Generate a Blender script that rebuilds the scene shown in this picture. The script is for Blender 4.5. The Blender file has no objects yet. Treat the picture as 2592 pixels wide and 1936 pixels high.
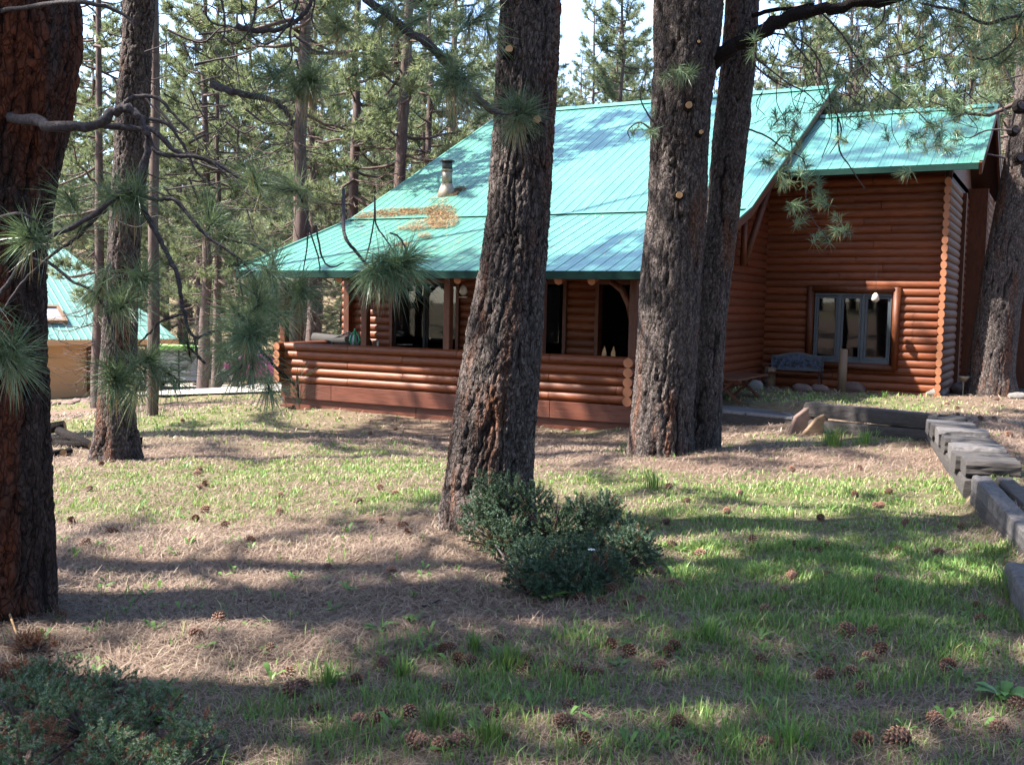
import bpy, math, random
import numpy as np
from mathutils import Matrix, Vector
rng = np.random.default_rng(7)
random.seed(7)
C = bpy.context.scene.collection
sc = bpy.context.scene
rad = math.radians
# ------------------------------------------------------------------ camera (eye at the origin, X along the cabin front, Y away)
FPX, PITCH, ROLL, YAW = 2600.0, .0747, .0199, .4948
F = np.array([-math.sin(YAW)*math.cos(PITCH), math.cos(YAW)*math.cos(PITCH), -math.sin(PITCH)])
R0 = np.array([math.cos(YAW), math.sin(YAW), 0.0]); U0 = np.cross(R0, F)
R = R0*math.cos(ROLL)+U0*math.sin(ROLL); U = -R0*math.sin(ROLL)+U0*math.cos(ROLL)
cd = bpy.data.cameras.new('camera'); cam = bpy.data.objects.new('camera', cd); C.objects.link(cam)
cd.sensor_width = 36; cd.lens = 36*FPX/2592; cd.clip_start = .05; cd.clip_end = 900
cam.matrix_world = Matrix([[R[0], U[0], -F[0], 0], [R[1], U[1], -F[1], 0], [R[2], U[2], -F[2], 0], [0, 0, 0, 1]])
sc.camera = cam
# ------------------------------------------------------------------ light
SUND = np.array([1.45, 1.0, -2.2]); SUND /= np.linalg.norm(SUND)      # the way the sunlight travels
w = bpy.data.worlds.new('World'); sc.world = w; w.use_nodes = True
wn = w.node_tree.nodes; wl = w.node_tree.links
sky = wn.new('ShaderNodeTexSky'); sky.sky_type = 'NISHITA'; sky.sun_disc = False
sky.sun_elevation = math.asin(-SUND[2]); sky.sun_rotation = math.atan2(-SUND[0], -SUND[1])
sky.altitude = 2000; sky.air_density = 1.0; sky.dust_density = 5.0
wl.new(sky.outputs[0], wn['Background'].inputs[0]); wn['Background'].inputs[1].default_value = .13
sd = bpy.data.lights.new('sun', 'SUN'); so = bpy.data.objects.new('sun', sd); C.objects.link(so)
sd.energy = 5.0; sd.angle = rad(.55); sd.color = (1, .95, .87)
so.rotation_euler = Vector(SUND).to_track_quat('-Z', 'Y').to_euler(); so.location = (-20, -10, 33)
sc.view_settings.view_transform = 'Standard'; sc.view_settings.look = 'None'
sc.view_settings.exposure = 2.5; sc.view_settings.gamma = 1; sc.view_settings.use_curve_mapping = False
sc.cycles.max_bounces = 6; sc.cycles.diffuse_bounces = 3; sc.cycles.glossy_bounces = 3
sc.cycles.transparent_max_bounces = 8

# ------------------------------------------------------------------ projecting helpers (photo pixel -> point in the place)
def ray(px, py): return F+R*(px-1296)/FPX-U*(py-968)/FPX
def P(px, py, d): return ray(px, py)*d
def onX(px, py, x): v = ray(px, py); return v*x/v[0]
def onY(px, py, y): v = ray(px, py); return v*y/v[1]
def onS(px, py, y0, z0, m): v = ray(px, py); return v*(z0-m*y0)/(v[2]-m*v[1])

# ------------------------------------------------------------------ terrain height
def xy(px, d): v = F+R*(px-1296)/FPX; v = v*d; return v[0], v[1]
CP = [(0, 0, -1.6), (-3, 2, -1.6), (3, 2, -1.6), (0, -8, -1.5), (8, -4, -1.4), (-8, -4, -1.8), (*xy(1200, 7.5), -1.65), (*xy(2300, 7), -1.62), (*xy(60, 5.3), -1.63),
      (*xy(1650, 12.3), -1.75), (*xy(290, 12.2), -1.93), (-13.5, 15.3, -2.07), (-9.7, 15.3, -2.04), (-6.2, 15.3, -1.95), (-5.5, 21, -1.56), (-2.4, 21.2, -1.56), (-3, 17, -1.58), (-5.4, 17.5, -1.6),
      (*xy(2510, 19.7), -1.55), (*xy(2600, 14), -1.45), (12, 20, -1.6), (*xy(150, 40), -4.05), (*xy(500, 38), -3.4), (*xy(700, 30), -2.9), (-20, 5, -2.6), (-20, 14, -2.7), (-40, 5, -4.6),
      (-5, 34, -2.4), (-14, 34, -2.9), (8, 34, -2.2), (20, 30, -2), (-40, 45, -4.3), (-20, 50, -3.4), (5, 55, -2.6), (30, 55, -2.4), (-70, 30, -3.2),
      (-60, 75, 1.5), (-30, 85, 2.5), (0, 90, 3), (40, 90, 3), (-100, 60, 3), (-75, 130, 15), (0, 150, 16), (80, 130, 15), (-150, 60, 14), (-150, 0, 5), (60, 0, 1), (0, -60, 2), (-60, -50, 0), (70, 60, 3)]
CP = np.array(CP)
def phi(r): return np.sqrt(r*r+9.0)
_A = phi(np.linalg.norm(CP[:, None, :2]-CP[None, :, :2], axis=2)); _n = len(CP)
_M = np.zeros((_n+3, _n+3)); _M[:_n, :_n] = _A+np.eye(_n)*.02; _M[:_n, _n] = 1; _M[:_n, _n+1:] = CP[:, :2]; _M[_n:, :_n] = _M[:_n, _n:].T
_W = np.linalg.solve(_M, np.concatenate([CP[:, 2], np.zeros(3)]))
def base_h(x, y):
    x = np.atleast_1d(np.asarray(x, float)); y = np.atleast_1d(np.asarray(y, float)); h = _W[_n]+_W[_n+1]*x+_W[_n+2]*y
    for i in range(_n): h = h+_W[i]*np.sqrt((x-CP[i, 0])**2+(y-CP[i, 1])**2+9.0)
    h = h+.018*np.sin(x*2.1+1)*np.sin(y*1.7)+.012*np.sin(x*4.3+y*3.1)+.01*np.sin(x*3.3-y*5.2)
    return h
def ground_hit(px, py, hf, dmin=1.5):
    v = ray(px, py); d = np.concatenate([np.linspace(dmin, 30, 1200), np.linspace(30, 150, 600)])
    p = v[None]*d[:, None]; k = np.argmax(p[:, 2] < hf(p[:, 0], p[:, 1])); return p[k]
_tl = [ground_hit(px, py, base_h) for px, py in ((1990, 1060), (2370, 1105), (2400, 1170), (2452, 1275), (2592, 1470), (2700, 1700))]
TL = np.array([q[:2] for q in _tl])
def terrace(x, y):            # signed distance to the timber edging, positive on the path side
    best = np.full(x.shape, 1e9); sgn = np.ones(x.shape)
    for a, b in zip(TL[:-1], TL[1:]):
        e = b-a; L = e@e; t = np.clip(((x-a[0])*e[0]+(y-a[1])*e[1])/L, 0, 1)
        dx = x-a[0]-t*e[0]; dy = y-a[1]-t*e[1]; d = np.hypot(dx, dy); s = np.sign(e[0]*(y-a[1])-e[1]*(x-a[0]))
        m = d < best; best = np.where(m, d, best); sgn = np.where(m, s, sgn)
    return best*sgn
def gh(x, y):
    x = np.atleast_1d(np.asarray(x, float)); y = np.atleast_1d(np.asarray(y, float))
    s = terrace(x, y); t = np.clip((s+.05)/.25, 0, 1); t = t*t*(3-2*t)
    fade = np.clip(1-(s-.5)/1.3, 0, 1); far = np.clip((x-TL[0, 0]+1.0)/1.0, 0, 1)
    return base_h(x, y)+.2*t*fade*far
def g1(x, y): return float(gh(x, y)[0])
def G(px, py): return ground_hit(px, py, gh)

# ------------------------------------------------------------------ object helpers
def tag(o, label=None, cat=None, group=None, kind=None):
    if label: o['label'] = label
    if cat: o['category'] = cat
    if group: o['group'] = group
    if kind: o['kind'] = kind
    return o
def thing(name, label, cat, loc=(0, 0, 0), rz=0, group=None):
    o = bpy.data.objects.new(name, None); C.objects.link(o); o.empty_display_size = .2
    o.location = [float(a) for a in loc]; o.rotation_euler = (0, 0, rz)
    return tag(o, label, cat, group)
def offset(o):
    v = Vector((0, 0, 0))
    while o is not None: v += o.location; o = o.parent
    return v
def mesh_np(name, V, Fc, mats, attr=None, smooth=False, midx=None):
    me = bpy.data.meshes.new(name); V = np.ascontiguousarray(V, dtype=np.float32); Fc = np.ascontiguousarray(Fc, dtype=np.int32)
    n, k = Fc.shape; me.vertices.add(len(V)); me.vertices.foreach_set('co', V.ravel())
    me.loops.add(n*k); me.loops.foreach_set('vertex_index', Fc.ravel())
    me.polygons.add(n); me.polygons.foreach_set('loop_start', np.arange(0, n*k, k, dtype=np.int32))
    for m in (mats if isinstance(mats, (list, tuple)) else [mats]): me.materials.append(m)
    if midx is not None: me.polygons.foreach_set('material_index', np.ascontiguousarray(midx, dtype=np.int32))
    if smooth: me.polygons.foreach_set('use_smooth', np.ones(n, dtype=bool))
    if attr is not None:
        for an, av in attr.items():
            a = me.attributes.new(an, 'FLOAT', 'POINT'); a.data.foreach_set('value', np.ascontiguousarray(av, dtype=np.float32))
    me.update(calc_edges=True); me.validate(); return me
def link(name, me, parent=None, world=True, loc=None):
    o = bpy.data.objects.new(name, me); C.objects.link(o)
    if parent is not None:
        o.parent = parent
        if world: o.location = -offset(parent)
    if loc is not None: o.location = [float(a) for a in loc]
    return o
class MB:
    def __init__(s): s.v = []; s.f = []; s.m = []
    def add(s, v, f, m=0):
        b = len(s.v); s.v += [tuple(float(c) for c in p) for p in v]; s.f += [tuple(b+i for i in q) for q in f]; s.m += [m]*len(f); return s
    def box(s, c, size, m=0, rz=0, rx=0, ry=0):
        x, y, z = [a/2 for a in size]; vs = [(sx*x, sy*y, sz*z) for sz in (-1, 1) for sy in (-1, 1) for sx in (-1, 1)]
        M = Matrix.Rotation(rz, 3, 'Z') @ Matrix.Rotation(ry, 3, 'Y') @ Matrix.Rotation(rx, 3, 'X'); c = Vector([float(a) for a in c])
        return s.add([M @ Vector(v)+c for v in vs], [(0, 2, 3, 1), (4, 5, 7, 6), (0, 1, 5, 4), (2, 6, 7, 3), (0, 4, 6, 2), (1, 3, 7, 5)], m)
    def bb(s, x0, x1, y0, y1, z0, z1, m=0): return s.box(((x0+x1)/2, (y0+y1)/2, (z0+z1)/2), (x1-x0, y1-y0, z1-z0), m)
    def bar(s, a, b, wd, th, up=(0, 0, 1), m=0):
        a = Vector([float(q) for q in a]); b = Vector([float(q) for q in b]); d = (b-a).normalized(); sd_ = d.cross(Vector(up)).normalized(); u = sd_.cross(d)
        vs = [p+sd_*sx*wd/2+u*sz*th/2 for p in (a, b) for sz in (-1, 1) for sx in (-1, 1)]
        return s.add(vs, [(0, 1, 3, 2), (4, 6, 7, 5), (0, 4, 5, 1), (2, 3, 7, 6), (0, 2, 6, 4), (1, 5, 7, 3)], m)
    def tube(s, pts, rs, n=8, cap=True, m=0, capm=None, wob=0):
        pts = [Vector([float(q) for q in p]) for p in pts]; k = len(pts)
        if not hasattr(rs, '__len__'): rs = [rs]*k
        b = []; prev = None
        for i, p in enumerate(pts):
            d = (pts[min(i+1, k-1)]-pts[max(i-1, 0)]).normalized()
            if prev is None: u = d.orthogonal().normalized()
            else: u = (prev-d*prev.dot(d)).normalized()
            prev = u; w_ = d.cross(u)
            for j in range(n):
                a = 2*math.pi*j/n; r = rs[i]*(1+wob*(random.random()-.5)); b.append(p+u*math.cos(a)*r+w_*math.sin(a)*r)
        f = [(i*n+j, i*n+(j+1) % n, (i+1)*n+(j+1) % n, (i+1)*n+j) for i in range(k-1) for j in range(n)]
        s.add(b, f, m)
        if cap:
            base = len(s.v)-len(b); cm = m if capm is None else capm
            s.f.append(tuple(base+j for j in range(n))[::-1]); s.m.append(cm); s.f.append(tuple(base+(k-1)*n+j for j in range(n))); s.m.append(cm)
        return s
    def mesh(s, name, mats, smooth=False):
        me = bpy.data.meshes.new(name); me.from_pydata(s.v, [], s.f)
        for m in (mats if isinstance(mats, (list, tuple)) else [mats]): me.materials.append(m)
        me.polygons.foreach_set('material_index', s.m)
        if smooth:
            me.polygons.foreach_set('use_smooth', [len(f) <= 4 for f in s.f])
        me.update(); return me
    def build(s, name, mats, parent=None, smooth=False, bevel=0, world=True):
        o = link(name, s.mesh(name, mats, smooth), parent, world)
        if bevel:
            b = o.modifiers.new('b', 'BEVEL'); b.width = bevel; b.segments = 2; b.limit_method = 'ANGLE'
        return o

# ------------------------------------------------------------------ materials
def nt(name):
    m = bpy.data.materials.new(name); m.use_nodes = True; t = m.node_tree; return m, t, t.nodes, t.links, t.nodes['Principled BSDF']
def ramp(n, stops):
    r = n.new('ShaderNodeValToRGB'); e = r.color_ramp.elements
    e[0].position = stops[0][0]; e[0].color = (*stops[0][1], 1); e[1].position = stops[-1][0]; e[1].color = (*stops[-1][1], 1)
    for p, c in stops[1:-1]: q = e.new(p); q.color = (*c, 1)
    return r
def vec(n, l, scale=(1, 1, 1), src='Position'):
    g = n.new('ShaderNodeNewGeometry') if src == 'Position' else n.new('ShaderNodeTexCoord'); mp = n.new('ShaderNodeMapping')
    mp.inputs['Scale'].default_value = scale; l.new(g.outputs[src], mp.inputs[0]); return mp.outputs[0]
def noise(n, l, v, sc_=5, det=4, rough=.55, dist=0):
    t = n.new('ShaderNodeTexNoise'); t.inputs['Scale'].default_value = sc_; t.inputs['Detail'].default_value = det
    t.inputs['Roughness'].default_value = rough; t.inputs['Distortion'].default_value = dist; l.new(v, t.inputs['Vector']); return t.outputs[0]
def mixc(n, l, fac, a, b, mode='MIX'):
    x = n.new('ShaderNodeMix'); x.data_type = 'RGBA'; x.blend_type = mode
    for i, s in ((0, fac), (6, a), (7, b)):
        if isinstance(s, (int, float)): x.inputs[i].default_value = s
        elif isinstance(s, tuple): x.inputs[i].default_value = (*s, 1)
        else: l.new(s, x.inputs[i])
    return x.outputs[2]
def bump(n, l, b, h, st=.3, dist=.01):
    x = n.new('ShaderNodeBump'); x.inputs['Strength'].default_value = st; x.inputs['Distance'].default_value = dist
    l.new(h, x.inputs['Height']); l.new(x.outputs[0], b.inputs['Normal'])
def simple(name, col, rough=.6, metal=0, sc_=9, var=.25, bs=.15, stretch=(1, 1, 1), spec=.5):
    m, t, n, l, b = nt(name); v = vec(n, l, stretch); h = noise(n, l, v, sc_, 5, .6)
    r = ramp(n, [(.25, tuple(c*(1-var) for c in col)), (.75, tuple(min(1, c*(1+var)) for c in col))]); l.new(h, r.inputs[0])
    l.new(r.outputs[0], b.inputs['Base Color']); b.inputs['Roughness'].default_value = rough; b.inputs['Metallic'].default_value = metal
    b.inputs['Specular IOR Level'].default_value = spec
    if bs: bump(n, l, b, h, bs)
    return m
def stained(name, c1, c2, c3, stretch=(1.2, 14, 14), grey=.0):
    m, t, n, l, b = nt(name); v = vec(n, l, stretch); h = noise(n, l, v, 3, 6, .65, .4)
    r = ramp(n, [(.28, c1), (.5, c2), (.75, c3)]); l.new(h, r.inputs[0])
    oi = n.new('ShaderNodeObjectInfo'); hs = n.new('ShaderNodeHueSaturation'); mr = n.new('ShaderNodeMapRange')
    mr.inputs[3].default_value = .8; mr.inputs[4].default_value = 1.18; l.new(oi.outputs['Random'], mr.inputs[0]); l.new(mr.outputs[0], hs.inputs['Value'])
    k = n.new('ShaderNodeTexVoronoi'); k.inputs['Scale'].default_value = 2.3; l.new(vec(n, l, (1, 1, 1)), k.inputs['Vector'])   # knots
    kr = ramp(n, [(.03, (.25, .12, .06)), (.07, (1, 1, 1))]); l.new(k.outputs['Distance'], kr.inputs[0])
    l.new(mixc(n, l, .6, r.outputs[0], kr.outputs[0], 'MULTIPLY'), hs.inputs['Color'])
    out = hs.outputs[0]
    if grey:
        gm = ramp(n, [(.45, (0, 0, 0)), (.7, (grey, grey, grey))]); l.new(noise(n, l, vec(n, l, (.6, 2, 6)), 4, 5, .7), gm.inputs[0])
        out = mixc(n, l, gm.outputs[0], out, (.13, .105, .085))
    l.new(out, b.inputs['Base Color']); b.inputs['Roughness'].default_value = .55; b.inputs['Specular IOR Level'].default_value = .3; bump(n, l, b, h, .25, .006); return m
M = {}
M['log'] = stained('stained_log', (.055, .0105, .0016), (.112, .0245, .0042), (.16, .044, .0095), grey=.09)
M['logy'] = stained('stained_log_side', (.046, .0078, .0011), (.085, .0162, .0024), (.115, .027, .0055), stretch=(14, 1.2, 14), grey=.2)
M['trim'] = stained('stained_trim', (.042, .0095, .002), (.07, .017, .0034), (.095, .026, .0066), stretch=(6, 6, 2))
M['board'] = stained('skirt_board', (.048, .0125, .0055), (.085, .022, .010), (.12, .036, .018), stretch=(1, 8, 14), grey=.15)
def logend():
    m, t, n, l, b = nt('log_end'); tc = n.new('ShaderNodeTexCoord'); wv = n.new('ShaderNodeTexWave'); wv.wave_type = 'RINGS'; wv.rings_direction = 'X'
    wv.inputs['Scale'].default_value = 3.2; wv.inputs['Distortion'].default_value = 1.5; l.new(tc.outputs['Object'], wv.inputs[0])
    r = ramp(n, [(0, (.20, .068, .025)), (1, (.26, .10, .04))]); l.new(wv.outputs[0], r.inputs[0]); l.new(r.outputs[0], b.inputs['Base Color']); b.inputs['Roughness'].default_value = .7; return m
M['end'] = logend()
def roofmat():
    m, t, n, l, b = nt('green_metal_roofing'); h = noise(n, l, vec(n, l, (1, .4, 1)), 1.3, 5, .6)
    r = ramp(n, [(.3, (.038, .148, .108)), (.7, (.056, .186, .140))]); l.new(h, r.inputs[0])
    oi = n.new('ShaderNodeObjectInfo'); hs = n.new('ShaderNodeHueSaturation'); mr = n.new('ShaderNodeMapRange'); mr.inputs[3].default_value = .88; mr.inputs[4].default_value = 1.12; l.new(oi.outputs['Random'], mr.inputs[0]); l.new(mr.outputs[0], hs.inputs['Value']); l.new(r.outputs[0], hs.inputs['Color'])
    d = ramp(n, [(.5, (0, 0, 0)), (.75, (.5, .5, .5))]); l.new(noise(n, l, vec(n, l, (6, .5, .5)), 2.2, 7, .75), d.inputs[0])
    c = mixc(n, l, d.outputs[0], hs.outputs[0], (.15, .205, .17)); sp = ramp(n, [(.68, (0, 0, 0)), (.74, (.8, .8, .8))]); l.new(noise(n, l, vec(n, l, (1, 1, 1)), 24, 3, .8), sp.inputs[0])
    l.new(mixc(n, l, sp.outputs[0], c, (.17, .13, .08)), b.inputs['Base Color'])
    b.inputs['Roughness'].default_value = .38; b.inputs['Specular IOR Level'].default_value = .8; b.inputs['Coat Weight'].default_value = .5; b.inputs['Coat Roughness'].default_value = .25
    bump(n, l, b, noise(n, l, vec(n, l, (1, .5, 1)), 3.5, 3, .5), .25, .02); return m
M['roof'] = roofmat()
M['fascia'] = simple('dark_green_trim', (.005, .022, .017), .7, var=.15, spec=.1)
M['soffit'] = simple('soffit_wood', (.045, .012, .004), .7, stretch=(1, 8, 1))
def bark(name, grey, orange, dark, amt):
    m, t, n, l, b = nt(name); at = n.new('ShaderNodeAttribute'); at.attribute_name = 'crev'; ap = n.new('ShaderNodeAttribute'); ap.attribute_name = 'cell'
    v = vec(n, l, (1, 1, .45)); h = noise(n, l, v, 42, 8, .75); hm = noise(n, l, vec(n, l, (1, 1, .3)), 11, 6, .7); hb = noise(n, l, vec(n, l, (1.2, 1.2, .25)), 2.3, 5, .65)
    pl = ramp(n, [(.3, tuple(c*.42 for c in grey)), (.5, grey), (.68, tuple(min(1, c*2.1) for c in grey))]); l.new(h, pl.inputs[0])
    ov = ramp(n, [(amt, (0, 0, 0)), (amt+.11, (1, 1, 1))]); l.new(hb, ov.inputs[0])
    o2 = mixc(n, l, hm, tuple(c*.35 for c in orange), tuple(min(1, c*1.5) for c in orange))
    c1 = mixc(n, l, ov.outputs[0], pl.outputs[0], mixc(n, l, .3, o2, pl.outputs[0]))
    cv = ramp(n, [(0, (.55, .55, .55)), (1, (1.4, 1.38, 1.36))]); l.new(ap.outputs['Fac'], cv.inputs[0]); c2 = mixc(n, l, .85, c1, cv.outputs[0], 'MULTIPLY')
    vo = n.new('ShaderNodeTexVoronoi'); vo.feature = 'DISTANCE_TO_EDGE'; vo.inputs['Scale'].default_value = 30; vm = n.new('ShaderNodeVectorMath'); vm.operation = 'ADD'; nz = n.new('ShaderNodeTexNoise'); nz.inputs['Scale'].default_value = 14; l.new(v, nz.inputs['Vector']); sc2 = n.new('ShaderNodeVectorMath'); sc2.operation = 'SCALE'; sc2.inputs['Scale'].default_value = .09; l.new(nz.outputs['Color'], sc2.inputs[0]); l.new(v, vm.inputs[0]); l.new(sc2.outputs[0], vm.inputs[1]); l.new(vm.outputs[0], vo.inputs['Vector'])
    vr = ramp(n, [(.0, (.35, .33, .32)), (.12, (1, 1, 1))]); l.new(vo.outputs['Distance'], vr.inputs[0]); c2 = mixc(n, l, .75, c2, vr.outputs[0], 'MULTIPLY')
    cr = ramp(n, [(.0, (0, 0, 0)), (.34, (1, 1, 1))]); l.new(at.outputs['Fac'], cr.inputs[0])
    l.new(mixc(n, l, cr.outputs[0], dark, c2), b.inputs['Base Color']); b.inputs['Roughness'].default_value = .92; b.inputs['Specular IOR Level'].default_value = .15
    ad = n.new('ShaderNodeMath'); ad.operation = 'MULTIPLY_ADD'; l.new(h, ad.inputs[0]); ad.inputs[1].default_value = .8; cl = n.new('ShaderNodeMath'); cl.operation = 'MINIMUM'; cl.inputs[1].default_value = .14; l.new(vo.outputs['Distance'], cl.inputs[0]); m4 = n.new('ShaderNodeMath'); m4.operation = 'MULTIPLY'; m4.inputs[1].default_value = 4; l.new(cl.outputs[0], m4.inputs[0]); l.new(m4.outputs[0], ad.inputs[2])
    bump(n, l, b, ad.outputs[0], 1, .022); return m
M['bark'] = bark('ponderosa_bark', (.074, .060, .055), (.13, .050, .024), (.009, .006, .005), .54)
M['barkred'] = bark('red_ponderosa_bark', (.042, .027, .023), (.13, .032, .010), (.009, .0045, .0035), .45)
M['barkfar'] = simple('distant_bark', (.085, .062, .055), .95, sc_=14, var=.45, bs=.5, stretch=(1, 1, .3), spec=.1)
M['twig'] = simple('grey_twig_bark', (.05, .042, .044), .95, sc_=60, var=.6, bs=1, spec=.2)
M['cutwood'] = simple('fresh_cut_wood', (.30, .17, .075), .8, sc_=30, var=.25)
def leafmat(name, stops, trans=.3, rough=.5, gl=.12):
    m, t, n, l, b = nt(name); at = n.new('ShaderNodeAttribute'); at.attribute_name = 't'; r = ramp(n, stops); l.new(at.outputs['Fac'], r.inputs[0])
    out = n['Material Output']; tr = n.new('ShaderNodeBsdfTranslucent'); mx = n.new('ShaderNodeMixShader'); mx.inputs[0].default_value = trans
    b.inputs['Roughness'].default_value = rough; b.inputs['Specular IOR Level'].default_value = gl*2
    oi = n.new('ShaderNodeObjectInfo'); hs = n.new('ShaderNodeHueSaturation'); mr = n.new('ShaderNodeMapRange'); mr.inputs[3].default_value = .82; mr.inputs[4].default_value = 1.2
    l.new(oi.outputs['Random'], mr.inputs[0]); l.new(mr.outputs[0], hs.inputs['Value']); l.new(r.outputs[0], hs.inputs['Color'])
    l.new(hs.outputs[0], b.inputs['Base Color']); l.new(mixc(n, l, .35, hs.outputs[0], (.26, .31, .09)), tr.inputs[0])
    l.new(b.outputs[0], mx.inputs[1]); l.new(tr.outputs[0], mx.inputs[2]); l.new(mx.outputs[0], out.inputs[0]); return m
M['needle'] = leafmat('pine_needles', [(0, (.028, .055, .022)), (.45, (.06, .105, .033)), (.8, (.115, .155, .05)), (.9, (.20, .17, .07)), (.93, (.27, .13, .05)), (1, (.34, .17, .07))])
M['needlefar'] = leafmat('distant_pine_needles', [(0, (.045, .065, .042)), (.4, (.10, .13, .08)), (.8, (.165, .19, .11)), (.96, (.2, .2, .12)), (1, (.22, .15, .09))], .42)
M['needlenear'] = leafmat('near_pine_needles', [(0, (.045, .085, .045)), (.5, (.10, .16, .085)), (.85, (.18, .23, .12)), (.9, (.22, .19, .08)), (1, (.36, .19, .08))], .25, .4, .2)
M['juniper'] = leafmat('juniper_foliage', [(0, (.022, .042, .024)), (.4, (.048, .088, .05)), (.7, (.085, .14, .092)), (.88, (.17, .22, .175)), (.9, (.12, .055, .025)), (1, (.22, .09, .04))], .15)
M['juniper2'] = leafmat('sunlit_tint_juniper_foliage', [(0, (.04, .075, .035)), (.35, (.09, .155, .06)), (.6, (.16, .23, .14)), (.8, (.25, .32, .25)), (.82, (.16, .07, .04)), (1, (.24, .08, .05))], .15)  # lighter copy of the juniper greens; the sunlit look is in the colour
M['grass'] = leafmat('grass_blades', [(0, (.04, .09, .02)), (.45, (.085, .175, .035)), (.8, (.16, .25, .06)), (.93, (.28, .29, .10)), (1, (.42, .36, .18))], .35, .45, .15)
M['weed'] = leafmat('broadleaf_weeds', [(0, (.05, .11, .025)), (1, (.13, .24, .06))], .3)
M['litter'] = leafmat('fallen_needles', [(0, (.085, .052, .04)), (.35, (.16, .108, .082)), (.7, (.25, .18, .135)), (1, (.42, .34, .25))], .05, .6, .15)
def groundmat():
    m, t, n, l, b = nt('needle_strewn_ground'); at = n.new('ShaderNodeAttribute'); at.attribute_name = 'green'
    v = vec(n, l); h = noise(n, l, v, 3.1, 9, .72); h2 = noise(n, l, v, 28, 8, .8); h3 = noise(n, l, v, .7, 4, .6)
    r = ramp(n, [(.3, (.085, .056, .045)), (.5, (.145, .10, .078)), (.7, (.225, .165, .125))]); l.new(h2, r.inputs[0])
    r2 = ramp(n, [(.35, (.75, .72, .70)), (.65, (1.2, 1.12, 1.05))]); l.new(h, r2.inputs[0]); c = mixc(n, l, .7, r.outputs[0], r2.outputs[0], 'MULTIPLY')
    gr = ramp(n, [(.3, (.05, .085, .025)), (.7, (.17, .20, .07))]); l.new(h2, gr.inputs[0])
    mm = n.new('ShaderNodeMath'); mm.operation = 'MULTIPLY'; l.new(at.outputs['Fac'], mm.inputs[0]); gr3 = ramp(n, [(.3, (.3, .3, .3)), (.6, (1, 1, 1))]); l.new(h, gr3.inputs[0]); l.new(gr3.outputs[0], mm.inputs[1])
    l.new(mixc(n, l, mm.outputs[0], c, gr.outputs[0]), b.inputs['Base Color']); b.inputs['Roughness'].default_value = .95; b.inputs['Specular IOR Level'].default_value = .1
    bump(n, l, b, h2, 1, .05); return m
M['ground'] = groundmat()
M['gravel'] = simple('pale_gravel', (.26, .24, .21), .9, sc_=18, var=.3, bs=.5)
M['rock'] = simple('pink_sandstone', (.10, .062, .05), .9, sc_=7, var=.35, bs=.6)
M['greyrock'] = simple('grey_stone', (.10, .092, .085), .9, sc_=9, var=.35, bs=.6)
M['timber'] = simple('weathered_timber', (.026, .021, .019), .92, sc_=6, var=.6, bs=.8, stretch=(2, 2, 9))
M['timberlight'] = simple('lichened_timber', (.062, .055, .054), .92, sc_=22, var=.6, bs=.8)
M['plank'] = simple('grey_boardwalk_plank', (.095, .088, .09), .85, sc_=5, var=.35, bs=.5, stretch=(1, 10, 1))
M['splitwood'] = simple('split_firewood', (.14, .085, .05), .85, sc_=7, var=.45, bs=.5, stretch=(1, 1, 5))
M['post'] = simple('peeled_post', (.12, .075, .042), .7, sc_=4, var=.3, bs=.3, stretch=(5, 5, .5))
M['iron'] = simple('black_iron', (.02, .02, .022), .45, .4, var=.2)
M['bluepanel'] = simple('blue_floral_panel', (.035, .05, .085), .5, sc_=26, var=.9, bs=0)
M['paleframe'] = simple('pale_weathered_frame', (.075, .068, .066), .7, var=.25)
M['winframe'] = simple('grey_window_frame', (.04, .047, .056), .45, var=.12)
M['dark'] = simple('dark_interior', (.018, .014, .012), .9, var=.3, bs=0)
M['curtain'] = simple('dark_curtain', (.05, .035, .03), .9, var=.3, stretch=(8, 1, 1))
M['stucco'] = simple('orange_stucco', (.46, .25, .125), .9, sc_=30, var=.07, bs=.3)
M['garroof'] = simple('pale_green_metal_roof', (.10, .20, .175), .4, var=.12, bs=0)
M['white'] = simple('white_paint', (.5, .5, .48), .5, var=.06, bs=0)
M['steel'] = simple('galvanised_steel', (.20, .17, .125), .5, .5, var=.2, bs=.1)
M['black'] = simple('black_steel', (.03, .028, .027), .5, .3, var=.3)
M['greenplastic'] = simple('green_plastic', (.05, .28, .13), .4, var=.15, bs=0)
M['greytarp'] = simple('grey_screen', (.20, .20, .22), .8, var=.15)
M['greentarp'] = simple('lime_green_canopy', (.22, .40, .10), .7, var=.2)
M['pink'] = simple('magenta_car_paint', (.50, .07, .26), .25, .2, var=.08, bs=0)
M['charcoal'] = simple('charcoal_car_paint', (.03, .03, .035), .25, .3, var=.1, bs=0)
M['rubber'] = simple('tyre_rubber', (.02, .02, .02), .85, var=.2)
M['red'] = simple('red_plastic', (.55, .03, .03), .35, var=.05, bs=0)
M['amber'] = simple('orange_lamp_lens', (.65, .16, .03), .25, var=.05, bs=0)
M['ceramic'] = simple('pale_ceramic', (.40, .36, .30), .4, var=.1, bs=0)
def glassmat():
    m, t, n, l, b = nt('window_glass'); out = n['Material Output']; n.remove(b); g = n.new('ShaderNodeBsdfGlossy'); g.inputs['Roughness'].default_value = .02; g.inputs[0].default_value = (.95, .97, 1, 1)
    tr = n.new('ShaderNodeBsdfTransparent'); tr.inputs[0].default_value = (.55, .58, .6, 1); fr = n.new('ShaderNodeFresnel'); fr.inputs[0].default_value = 1.42
    mx = n.new('ShaderNodeMixShader'); l.new(fr.outputs[0], mx.inputs[0]); l.new(tr.outputs[0], mx.inputs[1]); l.new(g.outputs[0], mx.inputs[2]); l.new(mx.outputs[0], out.inputs[0]); return m
M['glass'] = glassmat()
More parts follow.
